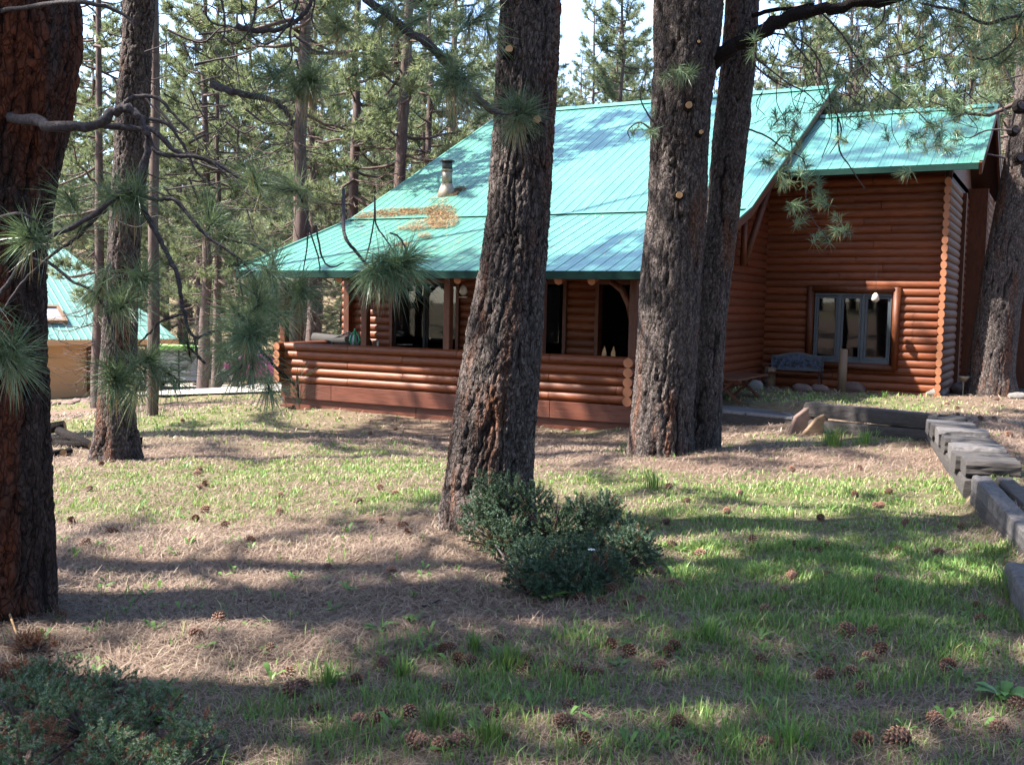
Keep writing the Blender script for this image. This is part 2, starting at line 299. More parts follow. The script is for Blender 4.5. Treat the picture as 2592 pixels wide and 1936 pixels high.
M['drift'] = leafmat('roof_needle_drift', [(0, (.10, .05, .025)), (.5, (.27, .15, .07)), (1, (.42, .27, .14))], .05)
def conemat():
    m, t, n, l, b = nt('pine_cone_scales'); at = n.new('ShaderNodeAttribute'); at.attribute_name = 't'; r = ramp(n, [(0, (.045, .02, .012)), (.6, (.13, .055, .03)), (1, (.33, .19, .11))]); l.new(at.outputs['Fac'], r.inputs[0])
    l.new(r.outputs[0], b.inputs['Base Color']); b.inputs['Roughness'].default_value = .75; return m
M['cone'] = conemat()
# ------------------------------------------------------------------ terrain
def blob(px, py, r, s): p = G(px, py); return (p[0], p[1], r, s)
GREEN = [blob(2000, 1400, 1.3, 1.), blob(2250, 1380, 1.2, 1.), blob(1850, 1330, 1.1, .9), blob(2200, 1520, 1.0, .95), blob(1950, 1560, .8, .7), blob(2420, 1500, .7, .7), blob(2100, 1270, 1.2, 1.),
         blob(1800, 1250, 1.0, .8), blob(1550, 1235, .9, .75), blob(1420, 1300, .6, .5), blob(2350, 1250, .9, .7), blob(2100, 1110, 1.3, .5), blob(1760, 1130, .5, .8), blob(1650, 1640, .6, .5), blob(1850, 1700, .6, .65), blob(2100, 1680, .7, .6),
         blob(2350, 1650, .6, .6), blob(1350, 1730, .6, .5), blob(1150, 1800, .5, .55), blob(700, 1790, .4, .4), blob(1000, 1700, .4, .3), blob(1600, 1850, .5, .45), blob(2250, 1860, .5, .45), blob(1900, 1880, .5, .45), blob(850, 1880, .4, .4),
         blob(400, 1210, 1.5, .5), blob(700, 1200, 1.5, .58), blob(950, 1190, 1.5, .62), blob(600, 1270, 1.2, .5), blob(300, 1280, .8, .55), blob(1000, 1260, .8, .7), blob(900, 1140, 1.2, .6), blob(700, 1130, 1, .4),
         blob(200, 1085, 3, .7), blob(430, 1070, 3, .8), blob(560, 1040, 2.5, .6), blob(2150, 1018, 2, .8), blob(2000, 1000, 1.5, .6), blob(2250, 1035, 1.5, .7), blob(560, 985, 4, .5), blob(1500, 1085, .7, .7), blob(1640, 1150, .5, .7), blob(1250, 1200, .5, .3)]
def green(x, y):
    gsum = np.zeros(np.shape(x))
    for bx, by, r, s in GREEN: gsum = np.maximum(gsum, s*np.exp(-((x-bx)**2+(y-by)**2)/(r*r)*1.1))
    far = np.hypot(x, y) > 32; return np.where(far, np.maximum(gsum, .35), gsum)
NR, NA = 210, 420
rr = np.concatenate([[0.05], .8*(300/.8)**(np.linspace(0, 1, NR-1))]); aa = np.linspace(0, 2*np.pi, NA, endpoint=False)
RR, AA = np.meshgrid(rr, aa, indexing='ij'); X = (RR*np.cos(AA)).ravel(); Y = (RR*np.sin(AA)).ravel(); Z = gh(X, Y)
i, j = np.meshgrid(np.arange(NR-1), np.arange(NA), indexing='ij'); j2 = (j+1) % NA
Fq = np.stack([i*NA+j, (i+1)*NA+j, (i+1)*NA+j2, i*NA+j2], -1).reshape(-1, 4)
me = mesh_np('ground', np.stack([X, Y, Z], 1), Fq, M['ground'], {'green': green(X, Y)}, smooth=True)
tag(link('ground', me), 'needle-strewn yard sloping away to a wooded hillside', None, kind='structure')
def drape(name, pts, wd, mat, lift=.05, n=40, kind='structure', label=None):
    pts = np.array(pts)[:, :2]; seg = np.r_[0, np.cumsum(np.hypot(*np.diff(pts, axis=0).T))]; s = np.linspace(0, seg[-1], n)
    cx = np.interp(s, seg, pts[:, 0]); cy = np.interp(s, seg, pts[:, 1]); tx = np.gradient(cx); ty = np.gradient(cy); L = np.hypot(tx, ty); nx, ny = -ty/L, tx/L
    k = 9; V = []
    for a in np.linspace(-.5, .5, k): e = wd*(1+.12*np.sin(s*.7+a*9)); V.append(np.stack([cx+nx*a*e, cy+ny*a*e], 1))
    V = np.stack(V, 1).reshape(-1, 2); Z = gh(V[:, 0], V[:, 1])+lift; i, j = np.meshgrid(np.arange(n-1), np.arange(k-1), indexing='ij')
    Fq = np.stack([i*k+j, (i+1)*k+j, (i+1)*k+j+1, i*k+j+1], -1).reshape(-1, 4)
    return tag(link(name, mesh_np(name, np.c_[V, Z], Fq, mat, smooth=True)), label, None, kind=kind)
drape('gravel_road', [G(330, 985), G(450, 983), G(560, 990), G(700, 985), G(820, 960)], 5.5, M['gravel'], .09)
drape('gravel_drive', [xy(2560, 26), xy(2640, 30), xy(2800, 38)], 7, M['gravel'], .09)

# ------------------------------------------------------------------ the log cabin
CAB = thing('log_cabin', 'orange-brown log cabin with green metal roof, railed porch and a right-hand wing', 'cabin', (-9.4, 20, -2.0))
RU = {}
def unit_log(n=14):
    b = MB(); st = []
    for x in (-.5, -.25, 0, .25, .5): st.append((x, 0, 0))
    for i, x in enumerate((-.5, -.497, 0, .497, .5)):
        r = (.93, 1, 1.01, 1, .93)[i]
        b.v += [(x, math.cos(2*math.pi*j/n)*r, math.sin(2*math.pi*j/n)*r) for j in range(n)]
    for i in range(4): b.f += [(i*n+j, i*n+(j+1) % n, (i+1)*n+(j+1) % n, (i+1)*n+j) for j in range(n)]; b.m += [0]*n
    b.f += [tuple(range(n)), tuple(4*n+j for j in range(n))]; b.m += [1, 1]; return b
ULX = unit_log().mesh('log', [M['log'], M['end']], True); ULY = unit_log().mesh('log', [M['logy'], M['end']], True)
def log(parent, axis, a0, a1, c, z, r, flat=False):
    o = link('log', ULX if axis == 'x' else ULY, parent, False)
    m = (a0+a1)/2; z += random.uniform(-.004, .004); loc = Vector((m, c, z) if axis == 'x' else (c, m, z)); o.location = loc-offset(parent)
    o.scale = (abs(a1-a0), r*(.76 if flat else 1), r*(1.06 if flat else 1))
    if axis == 'y': o.rotation_euler = (0, 0, math.pi/2)
    return o
PITCHL = .154
def logwall(parent, axis, c, a0, a1, z0, z1, out, holes=(), r=.084, seams=2.8, end0=0, end1=0, top=None):
    fl = end0 < .25
    z = z0+PITCHL/2; k = 0
    while z < z1-.03:
        A0, A1 = a0-end0, a1+end1
        if top is not None:
            A0, A1 = top(z, A0, A1)
            if A1-A0 < .3: break
        segs = [(A0, A1)]
        for (h0, h1, hz0, hz1) in holes:
            if hz0-.04 < z < hz1+.04:
                ns = []
                for s0, s1 in segs:
                    if h1 <= s0 or h0 >= s1: ns.append((s0, s1)); continue
                    if h0 > s0+.03: ns.append((s0, h0))
                    if h1 < s1-.03: ns.append((h1, s1))
                segs = ns
        for s0, s1 in segs:
            if s1-s0 > seams*1.25:
                q = s0+(s1-s0)*(.33+.4*((k*.618) % 1)); log(parent, axis, s0, q-.004, c, z, r*random.uniform(.95, 1.03), fl); log(parent, axis, q+.004, s1, c, z, r*random.uniform(.95, 1.03), fl)
            else: log(parent, axis, s0, s1, c, z, r*random.uniform(.95, 1.03), fl)
        z += PITCHL; k += 1
YE, ZE = 14.63, .56; YB, ZB = 18.2, 1.80; YR, ZR = 24.85, 5.20; XL, XR = -13.83, -5.10
YP = 15.40; YM = 17.75; XE = -5.6; YW = 21.27
XH = onY(890, 800, YM)[0]          # left end of the main wall
xp0 = onY(722, 968, YP)[0]; xp1 = onY(1598, 1025, YP)[0]
# window and door positions on the main wall
def wx(px, Yv=YM): return onY(px, 800, Yv)[0]
sl0, sl1 = wx(1000), wx(1160); dw0, dw1 = wx(1374), wx(1430); dr0, dr1 = wx(1520), wx(1611)
def part_box(name, mat, parent, *a, bevel=0): b = MB(); b.bb(*a); return b.build(name, mat, parent, bevel=bevel)
FL = -1.66      # porch floor
zt = .42        # heads of the openings
# main front wall: backing with real openings
def backing(parent, axis, c, a0, a1, z0, z1, holes, th=.06, mat='soffit'):
    b = MB(); hs = sorted(holes); cur = a0
    def bx(p, q, u, v):
        if q-p > .01 and v-u > .01:
            b.bb(p, q, c, c+th, u, v) if axis == 'x' else b.bb(c, c+th, p, q, u, v)
    for h0, h1, hz0, hz1 in hs:
        bx(cur, h0, z0, z1); bx(h0, h1, z0, hz0); bx(h0, h1, hz1, z1); cur = h1
    bx(cur, a1, z0, z1); return b.build('wall', M[mat], parent)
holes_m = [(sl0, sl1, FL, zt), (dw0, dw1, FL+.12, zt), (dr0, dr1, FL, zt)]
wm = backing(CAB, 'x', YM+.03, XH, XE-.02, -2.1, 1.55, holes_m)
logwall(wm, 'x', YM, XH, XE, FL-.02, 1.45, -1, holes_m, end0=.22, end1=.0)
we = backing(CAB, 'y', XE-.06, YM+.1, YW-.02, -1.8, 1.70, [])
bk = MB(); bk.add([(XE-.06, YM+.1, 1.70), (XE-.06, 24.7, 1.70), (XE-.06, 24.7, 4.95), (XE-.06, 18.2, 1.70), (XE, YM+.1, 1.70), (XE, 24.7, 1.70), (XE, 24.7, 4.95), (XE, 18.2, 1.70)], [(0, 1, 2, 3), (7, 6, 5, 4), (0, 3, 7, 4), (3, 2, 6, 7), (2, 1, 5, 6), (1, 0, 4, 5)]); bk.build('gable_wall', M['soffit'], CAB)
def gtop(z, A0, A1):
    if z < 1.45: return A0, A1
    return max(A0, 18.35+(z-1.45)/.51), A1
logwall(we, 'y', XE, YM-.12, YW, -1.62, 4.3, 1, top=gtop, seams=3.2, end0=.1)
# left end wall and rear walls (plain log siding on the sides away from the yard)
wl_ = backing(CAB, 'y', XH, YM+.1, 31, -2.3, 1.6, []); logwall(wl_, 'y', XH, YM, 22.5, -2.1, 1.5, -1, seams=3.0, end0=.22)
bl = MB(); bl.add([(XH, YM, 1.5), (XH, 32, 1.5), (XH, YR, 5.0), (XH+.06, YM, 1.5), (XH+.06, 32, 1.5), (XH+.06, YR, 5.0)], [(0, 1, 2), (5, 4, 3), (0, 3, 4, 1), (1, 4, 5, 2), (2, 5, 3, 0)]); bl.build('gable_wall', M['soffit'], CAB)
part_box('rear_wall', M['soffit'], CAB, XH, XE, 31.0, 31.1, -2.8, 1.6)
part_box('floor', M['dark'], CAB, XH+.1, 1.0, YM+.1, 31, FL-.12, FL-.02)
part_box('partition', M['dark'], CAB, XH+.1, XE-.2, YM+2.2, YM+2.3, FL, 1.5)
# wing
XC = onY(2368, 780, YW)[0]; XC2 = XC+.12
wz0, wz1 = onY(2150, 918, YW)[2], onY(2150, 742, YW)[2]; wx0, wx1 = onY(2062, 830, YW)[0], onY(2256, 830, YW)[0]
hw = [(wx0-.02, wx1+.02, wz0, wz1)]
ww = backing(CAB, 'x', YW+.03, XE, XC+.05, -1.85, 2.72, hw); logwall(ww, 'x', YW, XE+.05, XC+.06, -1.68, 2.62, -1, hw, seams=2.2)
zz = -1.68+PITCHL; log_ends = []
# crossing corner: stubs of the side-wall logs poke out past the front wall
ws = backing(CAB, 'y', XC2, YW, 29, -1.9, 2.72, []); logwall(ws, 'y', XC2+.03, YW-.42, 24.8, -1.62, 2.62, 1, seams=9)
part_box('corner_board', M['trim'], CAB, XC2+.06, XC2+.16, 23.3, 23.45, -1.6, 2.5)
logwall(ws, 'y', XC2+.42, 24.95, 29, -1.62, 2.75, 1, seams=9, end0=.0)
part_box('rear_wing_wall', M['trim'], CAB, XC2+.0, XC2+.46, 24.80, 24.93, -1.7, 2.75)
part_box('rear_wall', M['soffit'], CAB, XE, XC2+.4, 28.9, 29, -2, 2.8)
# annexe at the back right
ax0 = onY(2446, 800, 27.0)[0]
b = MB(); b.bb(ax0-.9, ax0+1.6, 26.6, 29.5, -1.9, .55); b.build('annexe_wall', M['trim'], CAB)
b = MB(); b.add([(ax0-.6, 26.3, .95), (ax0+1.9, 26.3, .42), (ax0+1.9, 30, .42), (ax0-.6, 30, .95), (ax0-.6, 26.3, 1.03), (ax0+1.9, 26.3, .50), (ax0+1.9, 30, .50), (ax0-.6, 30, 1.03)], [(3, 2, 1, 0), (4, 5, 6, 7), (0, 1, 5, 4), (1, 2, 6, 5), (2, 3, 7, 6), (3, 0, 4, 7)]); b.build('annexe_roof', M['roof'], CAB)

# roofs -----------------------------------------------------------
RIB = .2286
def deck(parent, x0, x1, A, B, th=.09, mat='soffit', name='roof'):
    (ya, za), (yb, zb) = A, B; b = MB()
    b.add([(x0, ya, za-th), (x1, ya, za-th), (x1, yb, zb-th), (x0, yb, zb-th), (x0, ya, za-.004), (x1, ya, za-.004), (x1, yb, zb-.004), (x0, yb, zb-.004)], [(3, 2, 1, 0), (4, 5, 6, 7), (0, 1, 5, 4), (1, 2, 6, 5), (2, 3, 7, 6), (3, 0, 4, 7)])
    return b.build(name, M[mat], parent)
def panels(roof, x0, x1, A, B):
    (ya, za), (yb, zb) = A, B; d = Vector((0, yb-ya, zb-za)); L = d.length; d.normalize(); nrm = Vector((0, -d.z, d.y))
    if nrm.z < 0: nrm = -nrm
    x = x0
    while x < x1-.02:
        xe = min(x+4*RIB, x1); prof = []; q = x
        while q < xe-.01:
            e = min(q+RIB, xe); prof += [(q, .0), (q+.008, .010), (q+.020, .010), (q+.028, .0)]
            for f_ in (.42, .72):
                m_ = q+RIB*f_
                if m_+.02 < e: prof += [(m_-.012, 0), (m_-.006, .0025), (m_+.006, .0025), (m_+.012, 0)]
            q = e
        prof.append((xe, 0)); b = MB(); a = Vector((0, ya, za)); k = len(prof)
        vs = [a+Vector((px_, 0, 0))+nrm*(h+.006) for px_, h in prof]+[a+d*L+Vector((px_, 0, 0))+nrm*(h+.006) for px_, h in prof]
        b.add(vs, [(i, i+1, k+i+1, k+i) for i in range(k-1)]); o = b.build('roof_panel', M['roof'], roof); x = xe
sag = .0
lo = deck(CAB, XL, XR, (YE, ZE), (YB+.05, ZB+.017)); panels(lo, XL, XR, (YE-.03, ZE-.01), (YB+.10, ZB+.035))
up = deck(CAB, XL, XR, (YB, ZB+.0), (YR, ZR)); panels(up, XL, XR, (YB-.10, ZB-.02), (YR, ZR))
bk_ = deck(CAB, XL, XR, (35.0, .8), (YR, ZR)); panels(bk_, XL, XR, (35.0, .8), (YR, ZR))
b = MB(); b.add([(XL-.01, YR-.22, ZR-.07), (XR+.01, YR-.22, ZR-.07), (XR+.01, YR, ZR+.05), (XL-.01, YR, ZR+.05), (XR+.01, YR+.22, ZR-.06), (XL-.01, YR+.22, ZR-.06)], [(0, 1, 2, 3), (3, 2, 4, 5)]); b.build('ridge_cap', M['roof'], up)
b = MB(); b.add([(XL-.01, YB-.16, ZB-.016), (XR+.01, YB-.16, ZB-.016), (XR+.01, YB, ZB+.038), (XL-.01, YB, ZB+.038), (XR+.01, YB+.10, ZB+.085), (XL-.01, YB+.10, ZB+.085)], [(0, 1, 2, 3), (3, 2, 4, 5)]); b.build('flashing', M['roof'], lo)
b = MB(); b.bb(XL, XR, YE-.05, YE-.02, ZE-.13, ZE-.004); b.build('fascia', M['fascia'], lo)
for xx in (XL, XR):
    s = -.02 if xx == XL else .02
    for A, B_ in (((YE-.04, ZE), (YB, ZB)), ((YB, ZB), (YR, ZR))):
        b = MB(); b.bar((xx+s, A[0], A[1]-.07), (xx+s, B_[0], B_[1]-.07), .04, .16, m=0); b.build('barge_board', M['trim'], CAB)
        b = MB(); b.bar((xx+s*1.3, A[0], A[1]+.02), (xx+s*1.3, B_[0], B_[1]+.02), .05, .035, m=0); b.build('rake_trim', M['roof'], CAB)
# wing roof
WY = YW-.90; WX1 = onY(2478, 416, WY)[0]; we0 = onY(2263, 424, WY); WZ = we0[2]+.02
pr = ray(2400, 275); mslope = .50; wr = None
for t in np.linspace(20, 35, 3000):
    q = pr*t
    if q[1] > WY and (q[2]-WZ)/(q[1]-WY) <= mslope: wr = q; break
WRY, WRZ = wr[1], wr[2]
wd_ = deck(CAB, -7.2, WX1, (WY, WZ), (WRY, WRZ)); panels(wd_, -7.2, WX1, (WY-.03, WZ-.01), (WRY, WRZ))
wb_ = deck(CAB, -7.2, WX1, (2*WRY-WY, WZ), (WRY, WRZ)); panels(wb_, -7.2, WX1, (2*WRY-WY, WZ), (WRY, WRZ))
b = MB(); b.add([(-7.2, WRY-.2, WRZ-.06), (WX1+.01, WRY-.2, WRZ-.06), (WX1+.01, WRY, WRZ+.05), (-7.2, WRY, WRZ+.05), (WX1+.01, WRY+.2, WRZ-.06), (-7.2, WRY+.2, WRZ-.06)], [(0, 1, 2, 3), (3, 2, 4, 5)]); b.build('ridge_cap', M['roof'], wd_)
b = MB(); b.bb(-5.4, WX1, WY-.05, WY-.02, WZ-.12, WZ-.004); b.build('fascia', M['fascia'], wd_)
for A, B_ in (((WY-.04, WZ), (WRY, WRZ)), ((WRY, WRZ), (2*WRY-WY, WZ))):
    b = MB(); b.bar((WX1+.03, A[0], A[1]-.11), (WX1+.03, B_[0], B_[1]-.11), .05, .22); b.build('barge_board', M['trim'], CAB)
    b = MB(); b.bar((WX1+.04, A[0], A[1]+.02), (WX1+.04, B_[0], B_[1]+.02), .06, .035); b.build('rake_trim', M['roof'], CAB)
b = MB(); b.add([(XC2, WY+.9, 2.6), (XC2, 2*WRY-WY-.9, 2.6), (XC2, WRY, WRZ-.1), (XC2+.06, WY+.9, 2.6), (XC2+.06, 2*WRY-WY-.9, 2.6), (XC2+.06, WRY, WRZ-.1)], [(0, 1, 2), (5, 4, 3), (0, 3, 4, 1), (1, 4, 5, 2), (2, 5, 3, 0)]); b.build('gable_wall', M['trim'], CAB)
# the carved gable brace hanging down by the right-hand rake, and the rear gable overhang
bx_ = onY(2490, 500, 27.5)
b = MB(); b.tube([(bx_[0], 27.5, onY(2490, 552, 27.5)[2]), (bx_[0], 27.5, onY(2490, 300, 27.5)[2])], .11, 10); b.build('gable_post', M['trim'], CAB, smooth=True)
b = MB(); b.bb(XC2+.5, bx_[0]+.05, 27.2, 27.6, onY(2450, 525, 27.4)[2], onY(2450, 525, 27.4)[2]+.9); b.build('gable_beam', M['soffit'], CAB)
b = MB(); b.tube([onX(1952, 455, XR-.12), onX(1884, 668, XR-.35)], .07, 10); b.build('brace', M['trim'], CAB, smooth=True)
b = MB(); q = onX(1881, 672, XR-.3); q2 = onX(1888, 590, XR-.3); b.tube([q, (q[0], q[1], q2[2]+.3)], .06, 10); b.build('brace', M['trim'], CAB, smooth=True)

# wing window ------------------------------------------------------
fr = MB()
x0, x1, z0, z1 = wx0, wx1, wz0, wz1; fy = YW-.02; th = .07
for a in ((x0, x1, z1-.06, z1), (x0, x1, z0, z0+.07)): fr.bb(a[0], a[1], fy-.04, fy+.08, a[2], a[3])
W = x1-x0; div = [x0, x0+.33*W, x0+.64*W, x1]
for d in div: fr.bb(max(x0, d-.03), min(x1, d+.03), fy-.045, fy+.085, z0+.002, z1-.002)
WIN = fr.build('window', M['winframe'], CAB, bevel=.006)
for a, b_ in zip(div[:-1], div[1:]):
    sash = MB()
    for q in ((a+.035, a+.075), (b_-.075, b_-.035)): sash.bb(q[0], q[1], fy-.02, fy+.03, z0+.075, z1-.065)
    for q in ((z0+.075, z0+.12), (z1-.11, z1-.065)): sash.bb(a+.076, b_-.076, fy-.018, fy+.028, q[0], q[1])
    sash.build('sash', M['winframe'], WIN); MB().bb(a+.07, b_-.07, fy+.0, fy+.006, z0+.11, z1-.10).build('pane', M['glass'], WIN)
cs = MB(); r_ = .075
cs2 = [((x0-.09, fy-.05, z0-.10), (x0-.09, fy-.05, z1+.12)), ((x1+.09, fy-.05, z0-.10), (x1+.09, fy-.05, z1+.12)), ((x0-.12, fy-.045, z1+.07), (x1+.12, fy-.045, z1+.07)), ((x0-.12, fy-.045, z0-.07), (x1+.12, fy-.045, z0-.07))]
for a, b_ in cs2: MB().tube([a, b_], r_, 10).build('window_casing', M['trim'], CAB, smooth=True)
part_box('curtain', M['curtain'], CAB, x0+.02, x0+.45, YW+.35, YW+.38, z0, z1)
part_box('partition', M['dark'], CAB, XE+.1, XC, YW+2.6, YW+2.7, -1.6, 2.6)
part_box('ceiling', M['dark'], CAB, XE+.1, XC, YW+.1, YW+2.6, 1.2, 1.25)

# openings in the main wall ---------------------------------------
def frame(x0, x1, z0, z1, mat, wd=.07):
    b = MB(); b.bb(x0-wd, x0, YM-.11, YM+.05, z0, z1+wd); b.bb(x1, x1+wd, YM-.11, YM+.05, z0, z1+wd); b.bb(x0, x1, YM-.108, YM+.05, z1, z1+wd); return b
sd_ = frame(sl0, sl1, FL, zt, 'trim').build('sliding_door', M['trim'], CAB)
for k in range(2):
    a = sl0+(sl1-sl0)*k/2; e = sl0+(sl1-sl0)*(k+1)/2; y_ = YM-.02+.03*k; b = MB()
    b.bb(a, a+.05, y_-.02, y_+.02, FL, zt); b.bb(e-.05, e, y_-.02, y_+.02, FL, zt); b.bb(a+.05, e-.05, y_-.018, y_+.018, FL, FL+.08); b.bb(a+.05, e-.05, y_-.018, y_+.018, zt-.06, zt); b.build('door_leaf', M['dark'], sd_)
    MB().bb(a+.05, e-.05, y_-.004, y_+.004, FL+.08, zt-.06).build('pane', M['glass'], sd_)
w2 = frame(dw0, dw1, FL+.12, zt, 'trim').build('window', M['trim'], CAB); MB().bb(dw0, dw1, YM-.01, YM, FL+.12, zt).build('pane', M['glass'], w2)
d2 = frame(dr0, dr1, FL, zt, 'trim').build('doorway', M['trim'], CAB)
# open door leaf folded back inside
MB().bb(dr1-.02, dr1+.03, YM+.08, YM+.9, FL, zt-.02).build('door', M['trim'], CAB)

# porch ------------------------------------------------------------
part_box('porch_floor', M['plank'], CAB, xp0+.05, XE-.05, YP+.05, YM-.02, FL-.08, FL)
zr = -.797; 
rail_w = MB().bb(xp0, xp1, YP-.01, YP+.04, -1.7, zr-.06).build('railing', M['soffit'], CAB)
cuts = [.0, .30, .62, .80, 1.0]
for k in range(5):
    z = zr-.076-k*PITCHL; xs = [xp0-.05]+[xp0+(xp1-xp0)*((c+(k % 2)*.17) % 1.0) for c in (.22, .55, .80)]; xs = sorted(xs)+[xp1+.03]
    for a, b_ in zip(xs[:-1], xs[1:]):
        if b_-a > .1: log(rail_w, 'x', a, b_-.006, YP-.03, z, .084)
for x_ in (xp0-.02, xp1+.02):         # short return walls of crossed logs at either end of the railing
    for k in range(5): log(rail_w, 'y', YP-.24, YP+(2.5 if x_ < -10 else .5), x_+.0, zr-.076-k*PITCHL+.07*0, .086)
def board_row(name, y, za, zb, xs, th=.035):
    for a, b_ in zip(xs[:-1], xs[1:]): MB().bb(a, b_-.008, y-th, y, za, zb).build(name, M['board'], CAB, bevel=.004)
bx0, bx1 = xp0+.0, xp1+.1; zq = -1.571
xs = [bx0, onY(848, 985, YP)[0], onY(1185, 1000, YP)[0], onY(1400, 1000, YP)[0], bx1]
board_row('skirt_board', YP-.08, -1.85, zq, xs)
xs = [bx0+.06, onY(1058, 1040, YP)[0], onY(1300, 1050, YP)[0], bx1]
board_row('base_board', YP-.03, -2.065, -1.83, xs, .03)
MB().bb(onY(779, 1031, YP)[0], onY(1058, 1056, YP)[0], YP-.12, YP-.07, -2.075, -2.035).build('batten', M['cutwood'], CAB)
MB().bb(bx0-.02, bx0+.28, YP-.13, YP-.05, -2.03, -1.99).build('batten', M['board'], CAB)
MB().bb(bx0, bx0+.03, YP-.04, YM, -2.05, zq).build('skirt_board', M['board'], CAB)
MB().bb(bx1, bx1+.03, YP-.04, YM, -2.0, zq).build('skirt_board', M['board'], CAB)
PX = [722, 927, 1136, 1372, 1606]
for px in PX:
    x_ = onY(px, 800, YP+.02)[0]; b = MB(); b.bb(x_-.065, x_+.065, YP-.06, YP+.07, zr-.1, ZE-.1); b.build('post', M['trim'], CAB, bevel=.012)
x_ = xp0+.05
for y_ in (17.3,): MB().bb(x_-.07, x_+.07, y_-.07, y_+.07, FL, 1.2).build('post', M['trim'], CAB, bevel=.012)
for px in (1160, 1415, 1499, 690, 860):      # round rafter tails under the eave
    x_ = onY(px, 700, YE+.15)[0]; b = MB(); b.tube([(x_, YE+.12, ZE-.155), (x_, YM, ZE+.93)], .07, 10, capm=1); b.build('rafter', [M['log'], M['end']], lo, smooth=True)
MB().bb(xp0-.2, xp1+.2, YP-.05, YP+.09, ZE-.12, ZE+.02).build('porch_beam', M['trim'], CAB)
# curved knee brackets on two posts
for px, s in ((927, -1), (1606, -1), (722, 1)):
    x_ = onY(px, 800, YP)[0]; b = MB(); pts = [(x_+s*.06, YP, ZE-.75), (x_+s*.10, YP, ZE-.5), (x_+s*.22, YP, ZE-.28), (x_+s*.42, YP, ZE-.14)]; b.tube(pts, [.035, .06, .06, .05], 8); b.build('bracket', M['trim'], CAB, smooth=True)

# stove pipe on the roof
mup = (ZR-ZB)/(YR-YB)
sp = onS(1131, 493, YB, ZB, mup)
FLUE = CAB
b = MB(); b.tube([(sp[0], sp[1], sp[2]-.15), (sp[0], sp[1], sp[2]+.12), (sp[0], sp[1], sp[2]+.24)], [.26, .17, .12], 16); FL1 = b.build('chimney', M['steel'], up, smooth=True)
b = MB(); b.tube([(sp[0], sp[1], sp[2]+.2), (sp[0], sp[1], sp[2]+.54)], .115, 16); b.tube([(sp[0], sp[1], sp[2]+.505), (sp[0], sp[1], sp[2]+.545)], .13, 16)
b.tube([(sp[0], sp[1], sp[2]+.54), (sp[0], sp[1], sp[2]+.72)], .115, 16, m=1); b.tube([(sp[0], sp[1], sp[2]+.715), (sp[0], sp[1], sp[2]+.745)], [.17, .15], 16, m=1)
b.build('stove_pipe', [M['steel'], M['black']], up, smooth=True)
# ------------------------------------------------------------------ vegetation generators
def unit(v): return v/np.maximum(np.linalg.norm(v, axis=-1, keepdims=True), 1e-9)
def needles(Pt, D, K, L, wd, spread=.75, tlo=0., thi=1., bend=0.0, along=.08, dead=.0):
    """K thin needles round every shoot tip; one or two triangles each"""
    N = len(Pt); P_ = np.repeat(Pt, K, 0); D_ = np.repeat(D, K, 0); Ls = L*rng.uniform(.7, 1.15, (N*K, 1))
    d = unit(D_+rng.normal(size=(N*K, 3))*spread); s = unit(np.cross(d, rng.normal(size=(N*K, 3))))*wd*.5
    b = P_-D_*along*rng.uniform(0, 1, (N*K, 1)); t = np.clip(np.repeat(rng.uniform(tlo, thi, N), K)+rng.normal(size=N*K)*.09, 0, .9 if dead == 0 else 1)
    if dead:
        m = rng.random(N*K) < dead; t = np.where(m, rng.uniform(.92, 1, N*K), np.minimum(t, .88)); d = np.where(m[:, None], unit(d*.4+np.array([0, 0, -1.])), d)
    tip = b+d*Ls
    if bend:
        mid = b+d*Ls*.5; tip = tip-np.array([0, 0, 1.])*bend*Ls
        V = np.stack([b-s*.7, b+s*.7, mid+s, mid-s, tip], 1).reshape(-1, 3); o = np.arange(N*K)[:, None]*5
        Fc = np.concatenate([o+np.array([[0, 1, 2]]), o+np.array([[0, 2, 3]]), o+np.array([[3, 2, 4]])], 0); return V, Fc, np.repeat(t, 5)
    V = np.stack([b-s, b+s, tip], 1).reshape(-1, 3); Fc = np.arange(N*K*3).reshape(-1, 3); return V, Fc, np.repeat(t, 3)
def join(parts):
    V, Fc, T = [], [], []; o = 0
    for v, f, t in parts: V.append(v); Fc.append(f+o); T.append(t); o += len(v)
    return np.concatenate(V), np.concatenate(Fc), np.concatenate(T)
def tubes_np(paths, n=5):
    """many tapered tubes; paths = list of (pts (k,3), radii (k))"""
    V, Fc = [], []; o = 0; ang = np.arange(n)*2*np.pi/n
    for pts, rs in paths:
        pts = np.asarray(pts, float); k = len(pts); d = unit(np.gradient(pts, axis=0)); ref = np.array([0, 0, 1.]) if abs(d[0, 2]) < .9 else np.array([1., 0, 0])
        u = unit(np.cross(d, ref)); w_ = np.cross(d, u); rs = np.asarray(rs)
        ring = pts[:, None]+(u[:, None]*np.cos(ang)[None, :, None]+w_[:, None]*np.sin(ang)[None, :, None])*rs[:, None, None]
        V.append(ring.reshape(-1, 3)); i, j = np.meshgrid(np.arange(k-1), np.arange(n), indexing='ij'); j2 = (j+1) % n
        Fc.append(np.stack([o+i*n+j, o+i*n+j2, o+(i+1)*n+j2, o+(i+1)*n+j], -1).reshape(-1, 4)); o += k*n
    return np.concatenate(V), np.concatenate(Fc)
def curve(p0, d, L, k=7, droop=-.15, lift=.5, wig=.10):
    """branch path: sags then lifts at the tip"""
    t = np.linspace(0, 1, k)[:, None]; d = np.asarray(d, float); side = np.cross(d, [0, 0, 1.]); w_ = rng.normal()*wig
    z = droop*np.sin(t*np.pi*.8)+lift*t**2.4
    return p0+d*t*L+side*w_*L*t**2+np.array([0, 0, 1.])*z*L*.5+rng.normal(size=(k, 3))*L*.012*(t > 0)
